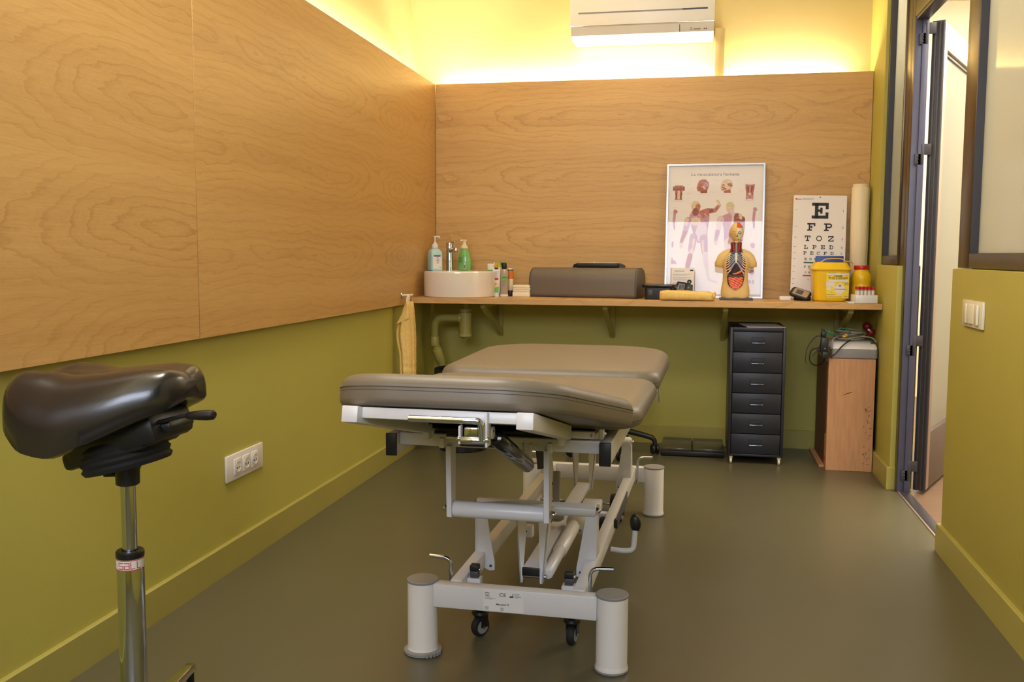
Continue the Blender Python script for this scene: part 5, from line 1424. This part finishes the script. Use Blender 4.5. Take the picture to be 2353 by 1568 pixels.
# drain trap below the basin (painted like the wall)
dr = thing('sink_drain', 'green painted bottle trap and waste pipe under the basin', 'drain pipe', (-1.245, 5.06, .5))
b = MB(M['skirt'])
b.lathe([(.022, .795), (.022, .758), (.034, .757), (.034, .742), (.026, .740), (.026, .736), (.034, .733), (.0345, .622), (.039, .621), (.039, .606), (.034, .600), (.02, .592)], (-1.245, 5.06, 0), 32); b.build('bottle_trap', dr)
b = MB(M['label']); b.lathe([(.0, .589), (.016, .589), (.020, .593), (.0, .593)], (-1.245, 5.06, 0), 24, cap0=False, cap1=False); b.build('trap_cap', dr)
b = MB(M['skirt']); b.cyl((-1.285, 5.06, .705), (-1.265, 5.06, .705), .026, n=24, bev=.003)
b.tube(bend([(-1.275, 5.06, .705), (-1.425, 5.08, .702), (-1.427, 5.09, .56), (-1.395, 5.14, .43), (-1.385, 5.15, .20)], .055, 10), .021, 20)
b.cyl((-1.4265, 5.0885, .60), (-1.4268, 5.091, .545), .0245, n=24, bev=.002); b.cyl((-1.420, 5.10, .53), (-1.400, 5.132, .45), .0265, n=24, bev=.002); b.build('waste_pipe', dr)
# towel hanging on a hook
hk = thing('wall_hook', 'small white hook on the left wall panel at the counter end', 'hook', (-1.475, 4.64, .84))
b = MB(M['chrome']); b.bx(-1.4752, -1.470, 4.625, 4.655, .828, .856, .002); b.use(M['cream']); b.tube(bend([(-1.472, 4.64, .843), (-1.420, 4.64, .845), (-1.420, 4.64, .852)], .006), .0055, 12); b.bx(-1.446, -1.432, 4.632, 4.648, .80, .846, .002); b.build('hook_arm', hk)
ht = thing('hanging_towel', 'yellow towel hanging in folds from the hook beside the counter', 'towel', (-1.43, 4.63, .80))
b = MB(M['towel2'])
zs = [.815, .79, .76, .70, .65, .60, .54, .47, .40, .33, .27]
lf = [-1.438, -1.452, -1.463, -1.487, -1.496, -1.491, -1.480, -1.478, -1.474, -1.470, -1.468]
rt = [-1.408, -1.400, -1.397, -1.391, -1.388, -1.387, -1.388, -1.388, -1.387, -1.385, -1.385]
def tow(z, t, l=0.0):
    zz = [-q for q in zs]
    a, c = hermite(zz, lf, -z), hermite(zz, rt, -z); d = (.815 - z)
    return V((a + (c - a) * t, 4.605 - .018 * math.sin(t * PI) + (.012 * math.sin(t * 9 + 1) + .006 * math.sin(t * 17)) * min(1, d * 6 + .25) + .002 * math.sin(z * 170 + t * 2) * (1 if z < .52 else .2) - l, z))
R_ = []
for i in range(70):
    z = .815 - .545 * i / 69
    R_.append([tow(z, k / 26) for k in range(27)] + [tow(z, 1 - k / 26) + V((0, .012, 0)) for k in range(27)])
b.loft(R_); cl = b.build('towel_cloth', ht, sharp=85)
b = MB(M['towel2']); R_ = []
for i in range(16):
    f = i / 15
    p0 = V((-1.432 + (-1.487 + 1.432) * f, 4.586, .800 + (.700 - .800) * f)); p1 = V((-1.420 + (-1.408 + 1.420) * f - .004, 4.582, .800 + (.733 - .80) * f))
    p1 = V((-1.421 + .004 * f, 4.580, .800 - .070 * f))
    R_.append([p0 + (p1 - p0) * (k / 10) + V((0, -.006 * math.sin(k / 10 * PI) - .002 * math.sin(k), 0)) for k in range(11)] + [p0 + (p1 - p0) * (1 - k / 10) + V((0, .006, 0)) for k in range(11)])
b.loft(R_); b.build('towel_fold', cl, sharp=85)
b = MB(M['cream']); b.tube([(-1.434, 4.60, .835), (-1.4345, 4.596, .80), (-1.431, 4.59, .78)], .004, 8); b.build('towel_loop', cl)
# wooden box by the right wall with the medical device and its cables
M['beech'] = mat('pale_wood', (196, 146, 104), 0.5, vary=.10, vscale=6, stretch=(14, 14, 1.2), bump=.03)
M['walnut'] = mat('dark_side_wood', (104, 64, 46), 0.55, vary=.15, vscale=6, stretch=(9, 9, 1.2))
wx = thing('wooden_box', 'tall wooden box standing on the floor against the right wall', 'box', (.742, 5.05, 0))
b = MB(M['beech']); b.bx(.634, .8515, 4.832, 4.856, 0.0, .553, .0015, 1); b.bx(.634, .8515, 4.857, 5.30, .532, .552, .001, 1)
fr = (V((.634, 4.8315, 0)), V((1, 0, 0)), V((0, 0, 1)))
b.build('front_board', wx)
b = MB(M['walnut'])
random.seed(5)
for k in range(26):
    x = .170 + random.random() * .030; z = .02 + random.random() * .30; w = .008 + random.random() * .016
    b.flat(R4(x, z, x + w * .6, z + .0015), fr, .0002)
    b.flat(R4(x, z - .004, x + .0014, z + .003 + random.random() * .006), fr, .0002)
b.flat(circ(.093, .385, .003, 12), fr, .0002); b.flat([(.06, .37), (.093, .383), (.125, .395), (.093, .387)], fr, .0002)
b.build('grain_marks', wx, recalc=False)
b = MB(M['walnut']); b.bx(.636, .652, 4.905, 5.30, .012, .531, .001, 1); b.bx(.834, .8505, 4.857, 5.30, .012, .531, .001, 1); b.build('side_board', wx)
b = MB(M['beech']); b.bx(.612, .652, 4.90, 5.33, 0, .012, .001, 1); b.bx(.634, .654, 4.86, 4.903, .0005, .17, .001, 1); b.use(M['red']); b.bx(.632, .6345, 4.862, 4.872, .04, .065, 0); b.build('base_board', wx)
dv = thing('medical_device', 'grey and white medical unit lying on top of the wooden box', 'device', (.752, 4.97, .553))
b = MB(M['grey']); pad(b, [(.648, 4.845), (.862, 4.845), (.862, 5.10), (.648, 5.10)], .014, .5535, .600, .006); b.build('device_base', dv)
b = MB(M['white']); R_ = []
for z, x0_, x1_, y0_, y1_ in ((.600, .649, .861, 4.846, 5.099), (.606, .649, .861, 4.848, 5.099), (.622, .652, .857, 4.862, 5.097), (.630, .658, .850, 4.885, 5.09), (.633, .668, .84, 4.905, 5.08)):
    R_.append([V((x, y, z)) for x, y in rpoly([(x0_, y0_), (x1_, y0_), (x1_, y1_), (x0_, y1_)], .016, 0, 6)])
b.loft(R_); b.build('device_top', dv, sharp=50)
b = MB(M['dgrey']); b.bx(.83, .855, 4.870, 4.90, .624, .632, .003); b.build('connector', dv)
cc = MB(mat('grey_cable', (150, 142, 134), 0.5, vary=.05))
for k in range(7):
    pts = []
    for j in range(40):
        a = 2 * PI * j / 40
        pts.append((.742 + (.075 - .006 * (k % 4)) * math.cos(a) + .008 * math.sin(k * 2.1), 4.955 + (.060 - .004 * (k % 3)) * math.sin(a) + .006 * math.cos(k * 1.7), .653 + .0050 * k + (.009 + .003 * math.sin(k)) * math.sin(a * 1 + k * .9)))
    cc.tube(pts, .0028, 8, True)
cc.tube(spline([(.79, 4.90, .660), (.838, 4.885, .654), (.856, 4.862, .634)], 6), .0028, 8)
cc.tube(spline([(.69, 4.91, .660), (.656, 4.862, .648), (.6435, 4.840, .62), (.6430, 4.838, .60)], 6), .0028, 8)
tag(cc.build('cable_coil'), 'grey cable wound in loops on top of the medical unit', 'cable')
gc = MB(mat('green_cord', (26, 96, 58), 0.5, vary=.08))
gc.tube(spline([(.605, 4.93, .688), (.628, 4.90, .684), (.650, 4.89, .686), (.675, 4.885, .694), (.70, 4.88, .698), (.725, 4.88, .694), (.735, 4.88, .684), (.722, 4.875, .674), (.705, 4.872, .668)], 6), .0030, 8)
gc.tube(spline([(.625, 4.895, .682), (.640, 4.885, .668), (.662, 4.88, .666), (.688, 4.876, .664), (.702, 4.872, .662)], 6), .0030, 8)
gc.loft([[(.618, 4.897, .688), (.648, 4.888, .686), (.632, 4.885, .664), (.624, 4.888, .664)], [(.618, 4.900, .688), (.648, 4.891, .686), (.632, 4.888, .664), (.624, 4.891, .664)]])
gcr = gc.build('lanyard'); tag(gcr, 'green cord with gold clasp lying over the grey cables', 'cord')
b = MB(mat('brass_clasp', (220, 176, 84), 0.3, metal=.8))
for q_ in (0, .007): b.cyl((.698, 4.868, .664 - q_), (.720, 4.868, .670 - q_), .0034, n=10)
b.build('clasp', gcr)
rb = MB(M['darkred']); rb.sphere((.836, 5.02, .700), .022, 22, 14); rb.sphere((.846, 4.965, .676), .019, 22, 14); rb.use(M['label']); rb.box((.834, 4.954, .688), (.013, .010, .009), Matrix.Rotation(.5, 3, 'Y'), .002)
tag(rb.build('suction_bulb'), 'dark red rubber bulb on top of the cables by the right wall', 'bulb')
pw = thing('power_adapter', 'black power adapter hanging with cables left of the medical unit', 'adapter', (.600, 4.805, .56))
b = MB(M['black']); b.box((.607, 4.812, .622), (.036, .030, .072), Matrix.Rotation(.08, 3, 'Y'), .004); b.box((.611, 4.806, .572), (.030, .028, .034), Matrix.Rotation(.2, 3, 'Y'), .004); b.box((.603, 4.818, .672), (.025, .026, .03), None, .006); b.build('adapter_body', pw)
b = MB(M['doorrail']); b.flat([(0, 0), (.008, 0), (.004, .008)], (V((.605, 4.7955, .602)), V((1, 0, 0)), V((0, 0, 1))), .0004); b.build('warning_mark', pw, recalc=False)
b = MB(M['black']); b.tube(spline([(.612, 4.806, .555), (.598, 4.820, .530), (.575, 4.86, .515), (.550, 4.88, .535), (.556, 4.89, .585), (.59, 4.88, .60)], 8), .003, 8)
b.tube(spline([(.612, 4.806, .560), (.655, 4.812, .575), (.69, 4.835, .612), (.715, 4.846, .632), (.735, 4.87, .642)], 8), .0035, 8)
b.use(M['dgrey']); b.tube(spline([(.603, 4.826, .66), (.575, 4.88, .655), (.54, 4.90, .60), (.532, 4.91, .54), (.536, 4.91, .52)], 8), .0024, 8); b.tube(spline([(.603, 4.826, .65), (.59, 4.88, .60), (.562, 4.89, .555)], 8), .0022, 8); b.build('loose_cables', pw)

# ------------------------------------------------------------------ light
def area(name, loc, rot, sx, sy, power, col, shape='RECTANGLE'):
    l = bpy.data.lights.new(name, 'AREA'); l.shape = shape; l.size = sx
    if shape == 'RECTANGLE': l.size_y = sy
    l.energy = power; l.color = col
    o = bpy.data.objects.new(name, l); COL.objects.link(o); o.location = loc; o.rotation_euler = rot
    return o
area('daylight_window', (-.235, Y0 + .02, 2.16), (PI / 2, 0, 0), 2.03, .90, 80, (.74, .82, 1.0)).rotation_euler = (-PI / 2 + PI, 0, 0)
area('ceiling_lamp', (-.85, 1.9, 2.97), (0, 0, 0), .7, .7, 30, (1.0, .95, .88), 'DISK')
area('led_left', (-1.534, 1.92, 1.972), (PI, -.12, 0), .035, 6.6, 64, (1.0, .90, .72))
area('led_back', (-.36, 5.356, 1.972), (PI + .12, 0, 0), 2.2, .035, 26, (1.0, .90, .72))
area('corridor_lamp', (1.75, 4.6, 2.86), (0, 0, 0), 1.2, 4.5, 145, (1.0, .93, .84))
pl = bpy.data.lights.new('corridor_fill', 'POINT'); pl.energy = 38; pl.shadow_soft_size = .18; pl.color = (1.0, .93, .84)  # unseen fill light, added to brighten the corridor ceiling and upper wall
po_ = bpy.data.objects.new('corridor_fill', pl); COL.objects.link(po_); po_.location = (1.9, 5.6, 2.3)
w = bpy.data.worlds.new('ambient'); scene.world = w; w.use_nodes = True
w.node_tree.nodes['Background'].inputs['Color'].default_value = (1.0, .93, .82, 1); w.node_tree.nodes['Background'].inputs['Strength'].default_value = .02

# ------------------------------------------------------------------ camera
cam = bpy.data.cameras.new('camera'); co = bpy.data.objects.new('camera', cam); COL.objects.link(co)
cam.sensor_fit = 'HORIZONTAL'; cam.sensor_width = 36.0; cam.lens = 36.0 * 2190.84 / 2353.0; cam.clip_start = .05
yaw, pitch, roll = .1923, .0902, .0046
fwd = V((-math.sin(yaw) * math.cos(pitch), math.cos(yaw) * math.cos(pitch), -math.sin(pitch)))
rgt = V((math.cos(yaw), math.sin(yaw), 0)); up = rgt.cross(fwd)
r2 = rgt * math.cos(roll) + up * math.sin(roll); u2 = up * math.cos(roll) - rgt * math.sin(roll)
mw = Matrix((r2, u2, -fwd)).transposed().to_4x4(); mw.translation = V((0, 0, 1.05))
co.matrix_world = mw
scene.camera = co
scene.view_settings.view_transform = 'Standard'
scene.view_settings.look = 'None'
scene.view_settings.exposure = 0.08
